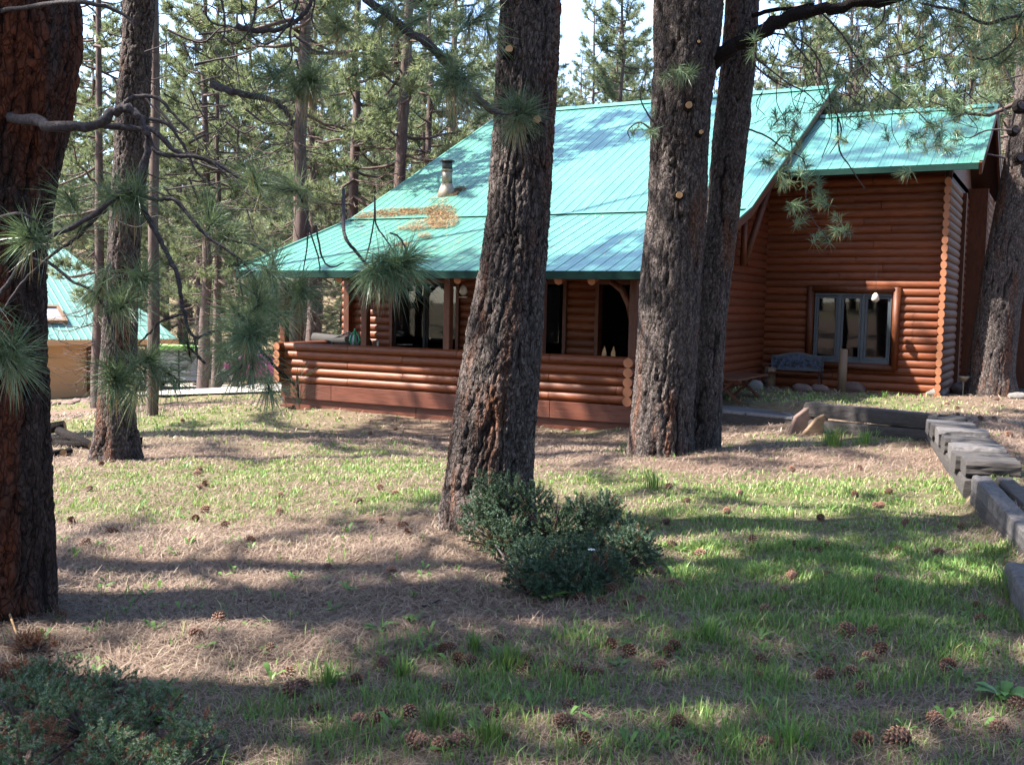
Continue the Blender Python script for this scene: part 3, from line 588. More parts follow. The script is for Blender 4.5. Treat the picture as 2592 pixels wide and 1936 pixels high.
# bark relief ----------------------------------------------------
def vnoise(u, v, nu, seed):
    """value noise, periodic in u with nu lattice cells"""
    r_ = np.random.default_rng(seed); nv = int(v.max()-v.min())+4; g_ = r_.random((nu, nv)); v = v-v.min(); iu = np.floor(u).astype(int); iv = np.floor(v).astype(int); fu = u-iu; fv = v-iv
    fu = fu*fu*(3-2*fu); fv = fv*fv*(3-2*fv); a = iu % nu; a1 = (iu+1) % nu; b0 = np.clip(iv, 0, nv-1); b1 = np.clip(iv+1, 0, nv-1)
    return (g_[a, b0]*(1-fu)+g_[a1, b0]*fu)*(1-fv)+(g_[a, b1]*(1-fu)+g_[a1, b1]*fu)*fv
def pn(U, V, circ, cu, cv, seed):
    nu = max(3, int(round(circ/cu))); return vnoise(U/circ*nu, V/cv, nu, seed)
def bark_field(Uc, Vc, circ, cw, ch, seed):
    """forking vertical fissures between flaky plates: 0 in the fissure, 1 on the plate; second value differs per plate"""
    w1 = (pn(Uc, Vc, circ, cw*1.6, ch*.7, seed+1)-.5)*cw*1.0+(pn(Uc, Vc, circ, cw*.6, ch*.2, seed+2)-.5)*cw*.6; w2 = (pn(Uc, Vc, circ, cw*.9, ch*.5, seed+3)-.5)*ch*.7+(pn(Uc, Vc, circ, cw*.4, ch*.12, seed+7)-.5)*ch*.35
    U_, V_ = Uc+w1, Vc+w2; V_ = V_-min(0, V_.min())
    a = np.abs(pn(U_, V_, circ, cw, ch*1.9, seed+4)*2-1); b_ = np.abs(pn(U_, V_, circ, cw*1.1, ch*.30, seed+5)*2-1); k = np.minimum(a*3.6-.05, b_*4.5+.30)
    c = pn(U_, V_, circ, cw*.45, ch*.25, seed+6); return np.clip(k, 0, 1), c
def trunk_mesh(path, rads, amp=.022, cw=.07, ch=.17, seed=1, du=.013, dv=.018, mat='bark', flare=None, zdetail=6.5, lump=.018):
    """path: control points base to top, rings horizontal"""
    path = np.asarray(path, float); rads = np.asarray(rads, float); s = np.r_[0, np.cumsum(np.linalg.norm(np.diff(path, axis=0), axis=1))]
    L = s[-1]; sd_ = min(L, zdetail); vs = np.concatenate([np.arange(0, sd_, dv), np.arange(sd_, L, .12), [L]])
    def sm(a):           # smooth interpolation
        y_ = np.interp(vs, s, a); k = max(3, int(.3/dv)); ker = np.hanning(k+2)[1:-1]; ker /= ker.sum(); m = vs < sd_
        z_ = y_.copy(); seg = np.pad(y_[m], k//2, mode='edge'); z_[m] = np.convolve(seg, ker, 'same')[k//2:k//2+m.sum()]; return z_
    cx, cy, cz, rd = np.interp(vs, s, path[:, 0]), np.interp(vs, s, path[:, 1]), np.interp(vs, s, path[:, 2]), np.interp(vs, s, rads)
    cx, cy, rd = sm(path[:, 0]), sm(path[:, 1]), sm(rads)
    rm = float(np.mean(rads[:max(2, len(rads)//2)])); circ = 2*np.pi*rm; nu = int(circ/du); th = np.linspace(0, 2*np.pi, nu, endpoint=False)
    TH, VV = np.meshgrid(th, vs); k, c = bark_field(TH*rm, VV, circ, cw, ch, seed); k2, c2 = bark_field(TH*rm, VV, circ, cw*.38, ch*.3, seed+29)
    r_ = np.random.default_rng(seed); fine = r_.random(TH.shape)-.5
    pl = np.clip(k, 0, 1)**.7; disp = amp*(pl*(.85+.5*c)-.9)+amp*.20*(np.clip(k2*1.5, 0, 1))*(.2+.8*pl)+fine*amp*.26
    lob = sum(lump*rm/q*np.sin(TH*q+r_.uniform(0, 6)+VV*r_.uniform(-.6, .6)) for q in (2, 3, 5))
    rr_ = rd[:, None]+disp+lob
    if flare:                              # root flare with buttresses
        e = np.exp(-VV/flare[1]); rr_ = rr_+flare[0]*e*(.55+.45*np.sin(TH*flare[2]+seed)+.25*np.sin(TH*(flare[2]+3)+seed*2))
    X = cx[:, None]+rr_*np.cos(TH); Y = cy[:, None]+rr_*np.sin(TH); Z = np.repeat(cz[:, None], nu, 1)
    n, m = X.shape; i, j = np.meshgrid(np.arange(n-1), np.arange(m), indexing='ij'); j2 = (j+1) % m
    Fq = np.stack([i*m+j, i*m+j2, (i+1)*m+j2, (i+1)*m+j], -1).reshape(-1, 4)
    cre = np.clip(k*(.55+.45*k2), 0, 1)
    return mesh_np('trunk', np.stack([X, Y, Z], -1).reshape(-1, 3), Fq, M[mat], {'crev': cre.ravel(), 'cell': np.clip(.5+(c2-.5)*1.2+(c-.5)*.8, 0, 1).ravel()}, smooth=True)
# crowns ----------------------------------------------------------
def crown(H, z0, spread_, nb, tufts, K, L, wd, seed, dead=8, tl=(0, 1), density=1.0):
    """ponderosa crown in local coordinates. returns limb mesh data and needle data"""
    global rng
    old = rng; rng = np.random.default_rng(seed); paths = []; TP, TD = [], []
    for i in range(nb):
        h = z0+(H-z0)*((i+.5)/nb)**.9+rng.uniform(-.2, .2); az = i*2.4+rng.uniform(-.5, .5); f = min(1., max(0., (h-z0)/(H-z0)))
        L_ = spread_*(1-f)**.65*rng.uniform(.6, 1.1)*(1 if f > .12 else .75)+.25; d = np.array([math.cos(az), math.sin(az), -.15+.6*f+rng.uniform(-.3, .45)]); d /= np.linalg.norm(d)
        c = curve(np.array([0, 0, h]), d, L_, 7, -.25, .45); paths.append((c, np.linspace(.018+.012*L_, .006, 7)))
        nt_ = max(3, int(tufts*L_*density))
        for k in range(nt_):
            t = rng.uniform(.3, 1)**.8; q = c[min(6, int(t*6))]+(c[min(6, int(t*6)+1)]-c[min(6, int(t*6))])*((t*6) % 1); sd = unit(np.cross(d, [0, 0, 1.]))*rng.choice([-1, 1]); l2 = rng.uniform(.15, .75)*(.35+.4*L_/spread_)*(1.25-t*.6)
            dd = unit(d*rng.uniform(.2, .9)+sd*rng.uniform(.2, 1)+np.array([0, 0, rng.uniform(-.25, .55)])); e = q+dd*l2
            if rng.random() < .6: paths.append((np.stack([q, q+dd*l2*.5-[0, 0, .03], e]), np.array([.008, .006, .004])))
            TP.append(e); TD.append(unit(dd+np.array([0, 0, .5])))
            if rng.random() < .5: TP.append(q+dd*l2*.55+rng.normal(size=3)*.06); TD.append(unit(dd+np.array([0, 0, .7])))
    for i in range(dead):        # bare dead limbs below the green
        h = rng.uniform(z0*.45, z0*1.5+.5); az = rng.uniform(0, 6.28); L_ = rng.uniform(.6, 2.0); d = np.array([math.cos(az), math.sin(az), rng.uniform(-.35, .05)])
        c = curve(np.array([0, 0, h]), d, L_, 7, -.3, .35); paths.append((c, np.linspace(.018, .004, 7)))
        for k in range(4): q = c[rng.integers(2, 6)]; paths.append((curve(q, unit(d+rng.normal(size=3)*.7), L_*.35, 4, -.2, .4), np.linspace(.007, .003, 4)))
    TP.append(np.array([0, 0, H])); TD.append(np.array([0, 0, 1.]))
    nd = needles(np.array(TP), np.array(TD), K, L, wd, 1.0, tl[0], tl[1], along=.12); tb = tubes_np(paths, 4); rng = old; return tb, nd
# ------------------------------------------------------------------ trees
def Pv(px, py, dh): v = ray(px, py); return v*dh/(-math.sin(YAW)*v[0]+math.cos(YAW)*v[1])
FARC = []      # crowns for trees beyond the yard: (limb mesh, needle mesh, height)
for k, (H, z0, sp_, nb, tf, K, L_, wd, dn) in enumerate([(17, 3.6, 2.8, 66, 13, 15, .23, .026, 34), (20, 6.0, 3.0, 62, 13, 15, .23, .028, 34), (13, 1.5, 2.6, 60, 13, 15, .22, .026, 14), (18, 2.6, 2.5, 70, 12, 15, .22, .026, 36), (9, .5, 2.1, 46, 13, 14, .2, .024, 4)]):
    tb, nd = crown(H, z0, sp_, nb, tf, K, L_, wd, 100+k, dead=dn)
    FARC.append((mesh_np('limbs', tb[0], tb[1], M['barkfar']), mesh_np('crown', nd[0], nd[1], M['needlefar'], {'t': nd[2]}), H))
def farknot(H, r, seed):
    r_ = np.random.default_rng(seed); k = 14; z = np.linspace(-.4, H, k); x = np.cumsum(r_.normal(size=k))*.05*(H/17); y = np.cumsum(r_.normal(size=k))*.05; x -= x[1]; y -= y[1]
    pth = np.stack([x, y, z], 1); rs = r*(1-np.clip(z/H, 0, 1)*.9); rs[:2] *= 1.18; V, Fc = tubes_np([(pth, rs)], 10); V = V+r_.normal(size=V.shape)*r*.05
    return mesh_np('trunk', V, Fc, M['barkfar'], smooth=True)
FT = [farknot(FARC[k][2], .19 if k != 4 else .10, 20+k) for k in range(5)]
def fartree(k, x, y, rz, s, label, group, rt=1.0):
    o = thing('pine_tree', label, 'tree', (x, y, g1(x, y)), rz, group)
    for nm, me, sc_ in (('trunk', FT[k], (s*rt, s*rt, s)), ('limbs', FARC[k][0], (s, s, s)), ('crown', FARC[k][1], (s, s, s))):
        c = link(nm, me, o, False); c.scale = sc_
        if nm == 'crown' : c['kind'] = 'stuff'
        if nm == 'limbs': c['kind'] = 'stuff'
    return o
# trees one can pick out between the near trunks: (px at eye level, distance, crown, width factor, label)
BG = [(517, 40, 1, 1.15, 'slim dark pine trunk standing by the road, left of a close pair of trunks'),
      (549, 41, 0, .95, 'thinner trunk of the close pair of pines beside the pale road'),
      (594, 44, 3, .75, 'thin pine between the road and the magenta car'),
      (742, 24, 1, 1.15, 'stout dark pine trunk rising behind the left end of the green roof'),
      (785, 34, 0, .9, 'narrow pine seen under the porch eave between two posts'),
      (893, 30, 0, .95, 'straight dark pine standing behind the stove pipe side of the roof'),
      (1005, 29, 1, 1.2, 'crooked dark pine behind the sloping left roof edge'),
      (1075, 38, 3, .9, 'slim pine close behind the upper left roof edge'),
      (640, 52, 1, .9, 'pine with bare lower limbs seen above the left eave tip'),
      (245, 30, 3, .9, 'pine rising just behind the green roof of the orange garage'),
      (470, 60, 0, 1.0, 'pine at the foot of the slope left of the road trunks'),
      (700, 62, 2, 1.0, 'low-branched green pine on the slope beyond the porch'),
      (2520, 32, 0, .85, 'slim trunk in sunlit foliage between the wing gable and the leaning pine'),
      (2586, 27, 1, 1.2, 'sunlit pink-grey pine trunk at the right edge beside the pale drive'),
      (1560, 42, 0, 1.0, 'loose grey-green pine above the roof ridge with sky round it'),
      (1490, 50, 3, .9, 'pine showing a thin stem just over the ridge right of the big trunk'),
      (2290, 40, 2, 1.2, 'bright yellow-green pine rising behind the wing roof'),
      (2030, 38, 1, 1.0, 'dark blue-green pine behind the notch where the two roofs meet'),
      (1960, 46, 2, 1.25, 'sunny pale green pine behind the main ridge beside the forked trunks')]
bgp = []
for i, (px, d, k, wf, lab) in enumerate(BG):
    v = Pv(px, 780, d); bgp.append((v[0], v[1])); fartree(k, v[0], v[1], i*1.7, 1.0+.1*((i*.37) % 1), lab, None, wf*.95)
r_ = np.random.default_rng(11); cnt = 0
def ok(x, y, dm):
    return all((x-a)**2+(y-b)**2 > dm*dm for a, b in bgp) and not (XL-3 < x < 3 and 10 < y < 37)
ZONES = [('pine in the dense stand filling the view beyond the left half of the yard', -300, 1150, 'pines in the stand on the left'),
         ('pine in the open stand behind the cabin roofs', 1150, 2400, 'pines behind the cabin'),
         ('pine in the stand to the right of the cabin wing', 2400, 3300, 'pines right of the wing')]
tries = 0
while cnt < 225 and tries < 12000:
    tries += 1; px = r_.uniform(-500, 3200); d = 26+100*r_.random()**1.25
    left = px < 1150
    if not left and r_.random() < .05: continue
    if px < 480 and d < 50: continue
    if 420 < px < 720 and d < 43: continue
    v = Pv(px, 780, d)
    if not ok(v[0], v[1], 2.3 if left else 3.0): continue
    bgp.append((v[0], v[1])); k = int(r_.choice([0, 1, 3, 2, 4], p=[.28, .2, .24, .2, .08])); z = [q for q in ZONES if q[1] <= max(-300, min(px, 3299)) < q[2]][0]
    fartree(k, v[0], v[1], r_.uniform(0, 6.28), r_.uniform(.85, 1.2), z[0], z[3], r_.uniform(.7, 1.2)); cnt += 1
tz_ = (-14.9, 13.6); o = thing('pine_tree', 'slim tall pine between the flared pine and the road, with an added unseen crown shading the wing roof', 'tree', (*tz_, g1(*tz_)))
c = link('trunk', FT[1], o, False); c.scale = (.5, .5, 1.35)
TALL = o
# far wooded slope behind everything
PXF = []
for q in range(170):
    a = r_.uniform(-1.0, .95)+YAW*0; d = r_.uniform(95, 190); x = -math.sin(YAW+a)*d; y = math.cos(YAW+a)*d; PXF.append((x, y))
tb, nd = crown(15, 1.0, 2.9, 46, 5, 7, .5, .10, 300, dead=0); Vn, Fn, Tn = nd
VV_, FF_, TT_ = [], [], []
for q, (x, y) in enumerate(PXF):
    s = r_.uniform(.85, 1.3); c, s_ = math.cos(q), math.sin(q); sub = Vn*s
    VV_.append(np.stack([sub[:, 0]*c-sub[:, 1]*s_+x, sub[:, 0]*s_+sub[:, 1]*c+y, sub[:, 2]+g1(x, y)], 1)[: len(Vn)//6*3]); FF_.append(np.arange(len(Vn)//6*3).reshape(-1, 3)+q*(len(Vn)//6*3)); TT_.append(Tn[: len(Vn)//6*3])
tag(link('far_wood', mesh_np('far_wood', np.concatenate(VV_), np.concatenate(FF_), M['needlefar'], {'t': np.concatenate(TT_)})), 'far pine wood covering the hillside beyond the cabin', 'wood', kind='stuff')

# ---- the big trees of the yard ---------------------------------------------------
HC = []
for k, (H, z0, sp_, nb, tf) in enumerate([(17, 6.4, 3.6, 50, 8), (19, 7.5, 4.0, 56, 8)]):
    tb, nd = crown(H, z0, sp_, nb, tf, 24, .24, .014, 60+k, dead=0)
    HC.append((mesh_np('limbs', tb[0], tb[1], M['barkfar']), mesh_np('crown', nd[0], nd[1], M['needle'], {'t': nd[2]}), H))
for nm, me in (('limbs', HC[1][0]), ('crown', HC[1][1])):
    c = link(nm, me, TALL, False); c.scale = (.66, .66, .62); c.location = (.75, .45, 14.6); c['kind'] = 'stuff'  # unseen crown, raised and shifted so its shade falls on the wing roof
def bigtree(label, edges, dh, mat='bark', amp=.02, flare=(.08, .3, 5), seed=1, crown_k=0, cs=1.0, top=15., cw=.07, ch=.17, du=.013, crz=0., zd=6.5):
    """edges: (py, left px, right px) from the top of the photo down to the base"""
    e = edges[::-1]; cen, rs = [], []
    for py, l, r in e:
        a, b_ = Pv(l, py, dh), Pv(r, py, dh); cen.append((a+b_)/2); rs.append(np.linalg.norm(b_-a)/2)
    base = cen[0].copy(); gz = g1(base[0], base[1]); cen[0] = np.array([base[0], base[1], gz]); 
    cen = [np.array([base[0], base[1], gz-.35])]+cen; rs = [rs[0]]+rs; d = (cen[-1]-cen[-3]); d /= np.linalg.norm(d); zt_ = top+gz; L = (zt_-cen[-1][2])
    dirn = d*.5+np.array([0, 0, .5]); dirn /= np.linalg.norm(dirn)
    for f in (.33, .66, 1): cen.append(cen[len(e)]+dirn*L*f/dirn[2]); rs.append(rs[len(e)]*(1-.85*f))
    o = thing('ponderosa_pine', label, 'tree', (base[0], base[1], gz))
    link('trunk', trunk_mesh(cen, rs, amp, cw, ch, seed, du=du, dv=du*1.35, mat=mat, flare=flare, zdetail=zd), o)
    if crown_k is not None:
        tp = cen[len(e)]+dirn*(L*.3)/dirn[2]
        for nm, me in (('limbs', HC[crown_k][0]), ('crown', HC[crown_k][1])):
            c = link(nm, me, o, False); c.location = (cen[-1][0]*.5+cen[-3][0]*.5-base[0], cen[-1][1]*.5+cen[-3][1]*.5-base[1], (top-HC[crown_k][2]*cs)); c.scale = (cs, cs, cs); c.rotation_euler = (0, 0, crz); c['kind'] = 'stuff'
    return o, cen, rs
T_C, *_ = bigtree('thick grey-plated pine trunk rising from behind the dark juniper in the middle', [(0, 1270, 1416), (150, 1262, 1411), (350, 1250, 1398), (530, 1240, 1388), (700, 1214, 1377), (820, 1190, 1370), (935, 1170, 1364), (1055, 1152, 1356), (1170, 1136, 1348), (1250, 1122, 1350), (1335, 1112, 1356)], 7.5, flare=(.15, .22, 4), seed=3, crown_k=0, crz=.5, du=.011, cw=.06, ch=.30, amp=.028)
T_A, cenA, rsA = bigtree('thicker front trunk of the twin pines beside the porch corner, with sawn pale knots', [(0, 1657, 1835), (150, 1655, 1815), (280, 1650, 1798), (400, 1646, 1790), (520, 1641, 1789), (700, 1622, 1772), (820, 1618, 1768), (940, 1610, 1760), (1050, 1600, 1752), (1148, 1590, 1750)], 12.3, flare=(.10, .3, 5), seed=5, crown_k=1, cs=1.0, top=19, cw=.065, ch=.32, amp=.028, du=.015)
T_B, cenB, rsB = bigtree('slimmer reddish trunk standing close behind the twin pine in front', [(0, 1838, 1920), (150, 1828, 1912), (350, 1805, 1890), (520, 1790, 1873), (700, 1765, 1850), (822, 1752, 1836), (960, 1748, 1828), (1097, 1742, 1824)], 12.75, flare=(.05, .2, 4), seed=8, crown_k=None, top=14, cw=.05, ch=.26, amp=.017, du=.014)
T_L, cenL, rsL = bigtree('massive dark red-barked pine cut off by the left edge of the photo', [(0, -140, 188), (150, -138, 192), (235, -142, 178), (350, -160, 152), (490, -190, 120), (656, -215, 97), (820, -214, 98), (1000, -208, 104), (1170, -203, 111), (1400, -200, 120), (1560, -200, 126)], 5.2, mat='barkred', amp=.028, flare=(.06, .25, 5), seed=12, crown_k=1, cs=1.0, top=18, cw=.07, ch=.36, du=.013, crz=2.)
T_2, *_ = bigtree('flared brown pine trunk left of the porch with a log pile at its foot', [(0, 313, 392), (95, 312, 383), (240, 297, 377), (410, 290, 373), (513, 282, 361), (640, 275, 351), (800, 263, 346), (940, 254, 341), (1045, 248, 338), (1110, 240, 345), (1160, 228, 350)], 12.2, flare=(.16, .3, 5), seed=17, crown_k=0, crz=3.3, top=17, du=.014)
T_R, cenR, rsR = bigtree('thick leaning grey-pink pine trunk beside the cabin wing on the right', [(0, 2590, 2690), (263, 2570, 2668), (348, 2556, 2650), (475, 2534, 2636), (633, 2502, 2598), (742, 2482, 2584), (863, 2466, 2570), (943, 2455, 2562), (1005, 2444, 2572)], 19.7, flare=(.12, .3, 5), seed=23, crown_k=0, crz=1.1, top=16, cw=.07, ch=.3, du=.019, amp=.02)
# sawn limb scars
def scar(parent, px, py, dh, r, m='cutwood'):
    a = Pv(px, py, dh); fw = np.array([math.sin(YAW)+.15, -math.cos(YAW), .12]); b = MB(); b.tube([a+fw*(-.08), a+fw*.022], [r*1.9, r*1.25], 11, m=0, wob=.35); b.tube([a+fw*(-.05), a+fw*.034], [r*1.05, r*.9], 11, m=1, wob=.22); b.build('limb_scar', [M['bark'], M[m]], parent, smooth=False)
for px, py, r in ((1742, 268, .045), (1773, 336, .028), (1718, 495, .042), (1767, 108, .02)): scar(T_A, px, py, 12.3-.36, r)
for px, py, r in ((1358, 306, .03), (1288, 128, .028)): scar(T_C, px, py, 7.5-.22, r)
for px, py, r in ((2582, 400, .07), (2570, 330, .06), (2585, 268, .08)): scar(T_R, px, py, 19.7-.42, r, 'twig')
# off-frame neighbours whose crowns shade the yard
for i, (x, y, k, s, lab) in enumerate(SHADE := [(-8.2, -1.2, 1, .9, 'pine left behind the viewer shading the near grass'), (-4.6, -3.6, 0, 1.0, 'pine behind the viewer shading the foreground'),
                                       (-15.2, 9.4, 1, 1.0, 'pine out of frame left of the log pile'), (-16.6, 7.8, 0, 1.15, 'pine out of frame farther left of the log pile'),  (-1.0, -6.0, 1, 1.0, 'pine well behind the viewer'), (6.5, 2.0, 0, 1.0, 'pine out of frame to the right of the viewer'), (-6.3, .6, 1, .95, 'pine out of frame close on the left of the viewer'), (-9.4, 1.2, 0, 1.0, 'pine out of frame farther to the left of the viewer'), (-5.6, -2.2, 1, .9, 'pine out of frame behind the viewer on the left'), (-3.2, -1.6, 0, .95, 'pine close behind the viewer'), (-23, 13, 0, .9, 'pine beyond the left edge in front of the garage')]):
    o = thing('pine_tree', lab, 'tree', (x, y, g1(x, y)), i*1.3, None)
    c = link('trunk', FT[k], o, False); c.scale = (s*1.4, s*1.4, s)
    for nm, me in (('limbs', HC[k][0]), ('crown', HC[k][1])):
        c = link(nm, me, o, False); c.scale = (s, s, s); c['kind'] = 'stuff'

r_ = np.random.default_rng(77)
for i in range(64):       # the wood goes on behind the viewer
    a = r_.uniform(rad(75), rad(285)); d = r_.uniform(14, 50); x = -math.sin(YAW+a)*d; y = math.cos(YAW+a)*d
    fartree(int(r_.choice([0, 1, 3])), x, y, i*.9, r_.uniform(.9, 1.2), 'pine of the wood behind the viewer, outside the photo', 'pines behind the viewer', 1.1)
# ---- near limbs with long-needled tufts -----------------------------------------
rs0 = np.random.default_rng(9); LIMBQ = []
def limb(parent, pts, dh, r0, r1, name='branch', mat='twig', n=7):
    """pts in photo pixels with optional depth; smoothed"""
    q = np.array([Pv(p[0], p[1], p[2] if len(p) > 2 else dh) for p in pts]); t = np.arange(len(q)); tt = np.linspace(0, len(q)-1, (len(q)-1)*5+1)
    def cr(tt):           # catmull-rom
        out = []
        for x in tt:
            i = min(int(x), len(q)-2); f = x-i; p0, p1, p2, p3 = q[max(i-1, 0)], q[i], q[i+1], q[min(i+2, len(q)-1)]
            out.append(.5*((2*p1)+(-p0+p2)*f+(2*p0-5*p1+4*p2-p3)*f*f+(-p0+3*p1-3*p2+p3)*f**3))
        return np.array(out)
    c = cr(tt); c = c+rs0.normal(size=c.shape)*r1*.35; rs = np.linspace(r0, r1, len(c))*(1+.25*(rs0.random(len(c))-.5)); V, Fc = tubes_np([(c, rs)], n)
    link(name, mesh_np(name, V, Fc, M[mat], smooth=True), parent); return c
def tufts(parent, lst, L=.185, K=150, wd=.0027, sp=.70, mat='needlenear', name='needles', bend=.10, dead=.04, gdroop=0):
    Pt, D = [], []
    for t in lst:
        px, py, dh, dx, dy = t[:5]; a = Pv(px, py, dh); b_ = Pv(px+dx, py+dy, dh-(t[5] if len(t) > 5 else 0)); Pt.append(a); D.append(unit(b_-a) if np.linalg.norm(b_-a) > 1e-6 else np.array([0, 0, 1.]))
    nd = needles(np.array(Pt), np.array(D), K, L, wd, sp, .1, .85, bend=bend, along=.15, dead=dead)
    V = nd[0]; o = link(name, mesh_np(name, V, nd[1], M[mat], {'t': nd[2]}), parent); o['kind'] = 'stuff'
    b = MB()
    for a, d in zip(Pt, D): b.tube([a-np.array(d)*.08+np.array([0, 0, -.01]), a-np.array(d)*.04, a+np.array(d)*.015], [.004, .0055, .003], 6)
    b.build('twig_tips', M['twig'], parent, smooth=True)['kind'] = 'stuff'
D1 = 4.6
rs2 = np.random.default_rng(41)
for k in range(75):       # thin dead twigs of the flared pine and its neighbours, in front of the stand
    x = rs2.uniform(250, 640); y = rs2.uniform(60, 560); L_ = rs2.uniform(70, 210); a = rs2.uniform(-.6, 1.4); cx, cy = math.cos(a)*L_, math.sin(a)*L_; bend_ = rs2.uniform(-40, 40); q_ = 12.2+rs2.uniform(-1.2, 1.5)
    LIMBQ.append(([(x, y), (x+cx*.35-bend_*.4, y+cy*.35+abs(bend_)*.5), (x+cx*.7, y+cy*.7+bend_), (x+cx, y+cy+bend_*.4)], q_, rs2.uniform(.006, .018)))
for p_, q_, w_ in LIMBQ: limb(T_2, p_, q_, w_, .003, 'branch', 'twig', n=4)
c = limb(T_L, [(20, 300, 5.0), (60, 302, 4.8), (142, 322, 4.6), (253, 312), (294, 280), (323, 274), (357, 304), (373, 342), (364, 411), (335, 480)], D1, .027, .014)
limb(T_L, [(294, 282), (340, 245), (400, 250), (440, 290), (480, 330)], D1+.1, .012, .005)
limb(T_L, [(253, 316), (330, 325), (390, 330), (440, 380), (500, 398), (560, 420), (620, 460), (680, 470)], D1+.2, .016, .006)
limb(T_L, [(373, 342), (395, 385), (450, 395), (520, 402), (580, 450)], D1+.15, .014, .005)
limb(T_L, [(380, 300), (430, 320), (470, 380), (500, 440), (540, 470)], D1+.3, .010, .004)
limb(T_L, [(335, 480), (297, 497), (269, 520), (196, 567), (127, 599), (70, 634), (41, 684), (0, 747), (-40, 800)], D1-.2, .015, .007)
limb(T_L, [(269, 525), (206, 592), (158, 627), (95, 678), (47, 728), (6, 792)], D1-.1, .009, .005)
limb(T_L, [(80, 655), (133, 671), (177, 709), (234, 738), (266, 785), (290, 860), (295, 930)], D1-.1, .008, .005)
limb(T_L, [(335, 490), (380, 561), (411, 621), (449, 697), (459, 766), (475, 823), (494, 855), (544, 836)], D1-.1, .013, .006)
limb(T_L, [(462, 795), (411, 811), (380, 842), (350, 870)], D1-.1, .006, .004)
limb(T_L, [(494, 855), (500, 900), (520, 920), (470, 870)], D1-.1, .006, .004)
limb(T_L, [(340, 500), (396, 504), (443, 508), (491, 561), (522, 596), (585, 640), (620, 671), (649, 713)], D1, .011, .005)
limb(T_L, [(600, 650), (605, 700), (615, 760), (620, 830)], D1, .005, .003)
limb(T_L, [(520, 600), (580, 610), (640, 620), (690, 660), (700, 720), (700, 790)], D1+.2, .006, .004)
limb(T_L, [(649, 713), (655, 760), (700, 800), (740, 850)], D1, .006, .004)
limb(T_L, [(630, 850), (660, 885), (700, 930), (745, 975)], D1-.1, .009, .006, mat='bark')
limb(T_L, [(0, 30, 4.9), (190, 5), (300, 30), (340, 60)], D1, .012, .006)
limb(T_L, [(-20, 560, 4.6), (40, 540), (100, 560)], D1-.4, .008, .005)
tufts(T_L, [(350, 482, 4.4, 10, -60, .1), (330, 500, 4.4, -40, -50, .2), (300, 505, 4.4, -20, 40, .15), (76, 583, 4.2, -10, -60, .15), (60, 600, 4.2, -60, -10, .1), (168, 491, 4.5, -30, -50, .1), (270, 482, 4.5, -25, -60, .1), (205, 575, 4.5, 20, -40, .1),
            (32, 877, 3.5, 0, -60, .15), (10, 900, 3.5, 60, 20, .1), (-10, 860, 3.5, 10, 50, 0), (40, 930, 3.5, 40, 50, .1), (364, 694, 4.4, 10, -60, .1), (370, 710, 4.4, 60, 30, .1), (295, 780, 4.5, 10, 50, .1), (330, 760, 4.4, 60, -40, .1), (250, 740, 4.5, -20, 50, 0),
            (291, 956, 4.2, 20, -60, .15), (280, 930, 4.2, -50, -40, .1), (300, 975, 4.2, 40, 40, .1), (375, 910, 4.3, -20, -60, .1), (380, 915, 4.3, 60, 0, .1), (440, 955, 4.4, 40, 30, .1), (345, 990, 4.4, -10, 50, .1), (475, 868, 4.5, -10, -50, .1),
            (540, 560, 4.7, 30, -40, .1), (590, 590, 4.7, 50, -20, .1), (530, 520, 4.8, 0, -60, 0), (640, 440, 4.7, -20, -60, .1), (745, 475, 4.8, -40, -60, .1), (700, 480, 4.8, -60, 0, 0),
            (646, 745, 4.2, -30, -60, .15), (660, 770, 4.2, 50, -30, .1), (763, 733, 4.3, 20, -60, .1), (770, 740, 4.3, 40, 30, .1), (625, 660, 4.6, 60, -20, .1), (690, 650, 4.6, 0, -60, 0), (630, 857, 4.0, 0, 50, .1), (620, 850, 4.0, -50, 10, .1), (650, 830, 4.1, 50, -30, .1), (640, 930, 4.1, 10, 60, .1), (600, 940, 4.1, -40, 40, .1), (690, 700, 4.4, 30, 30, .1), (590, 780, 4.4, -40, -40, .1), (560, 900, 4.3, -30, 30, .1), (680, 990, 4.2, 0, 50, .1), (580, 830, 4.3, -30, -30, 0), (720, 800, 4.4, 30, 20, 0)])
tufts(T_L, [(752, 960, 4.4, -5, -60, .05)], K=45, sp=.5)
# limb of the centre tree reaching left over the roof, with hanging bare twigs and big tufts
D2 = 4.9
limb(T_C, [(1290, 300, 7.3), (1235, 275, 6.6), (1180, 215, 5.8), (1100, 130), (1010, 60), (930, 0), (880, -40)], 5.2, .028, .016)
limb(T_C, [(600, 70), (680, 78), (740, 60), (780, 20), (800, -30)], D2+.3, .014, .009)
limb(T_C, [(540, 215, 5.4), (600, 235), (690, 255), (730, 290), (740, 320)], D2+.4, .020, .010)
for pts in ([(760, -20), (735, 80), (738, 150), (700, 190), (676, 168)], [(650, -20), (640, 60), (600, 110), (560, 90)], [(800, -10), (790, 60), (830, 90), (860, 60)], [(745, 40), (700, 100), (660, 110), (620, 60), (610, 0)], [(750, 150), (760, 180), (790, 200)], [(745, 90), (800, 130), (850, 130)],
            [(705, -10), (720, 50), (760, 60)], [(520, 30), (540, 60), (600, 70)], [(560, 0), (570, 60), (560, 110)], [(1180, 215), (1160, 200), (1147, 190)], [(1240, 280), (1280, 290), (1310, 280)]): limb(T_C, pts, D2+.2, .006, .0035)
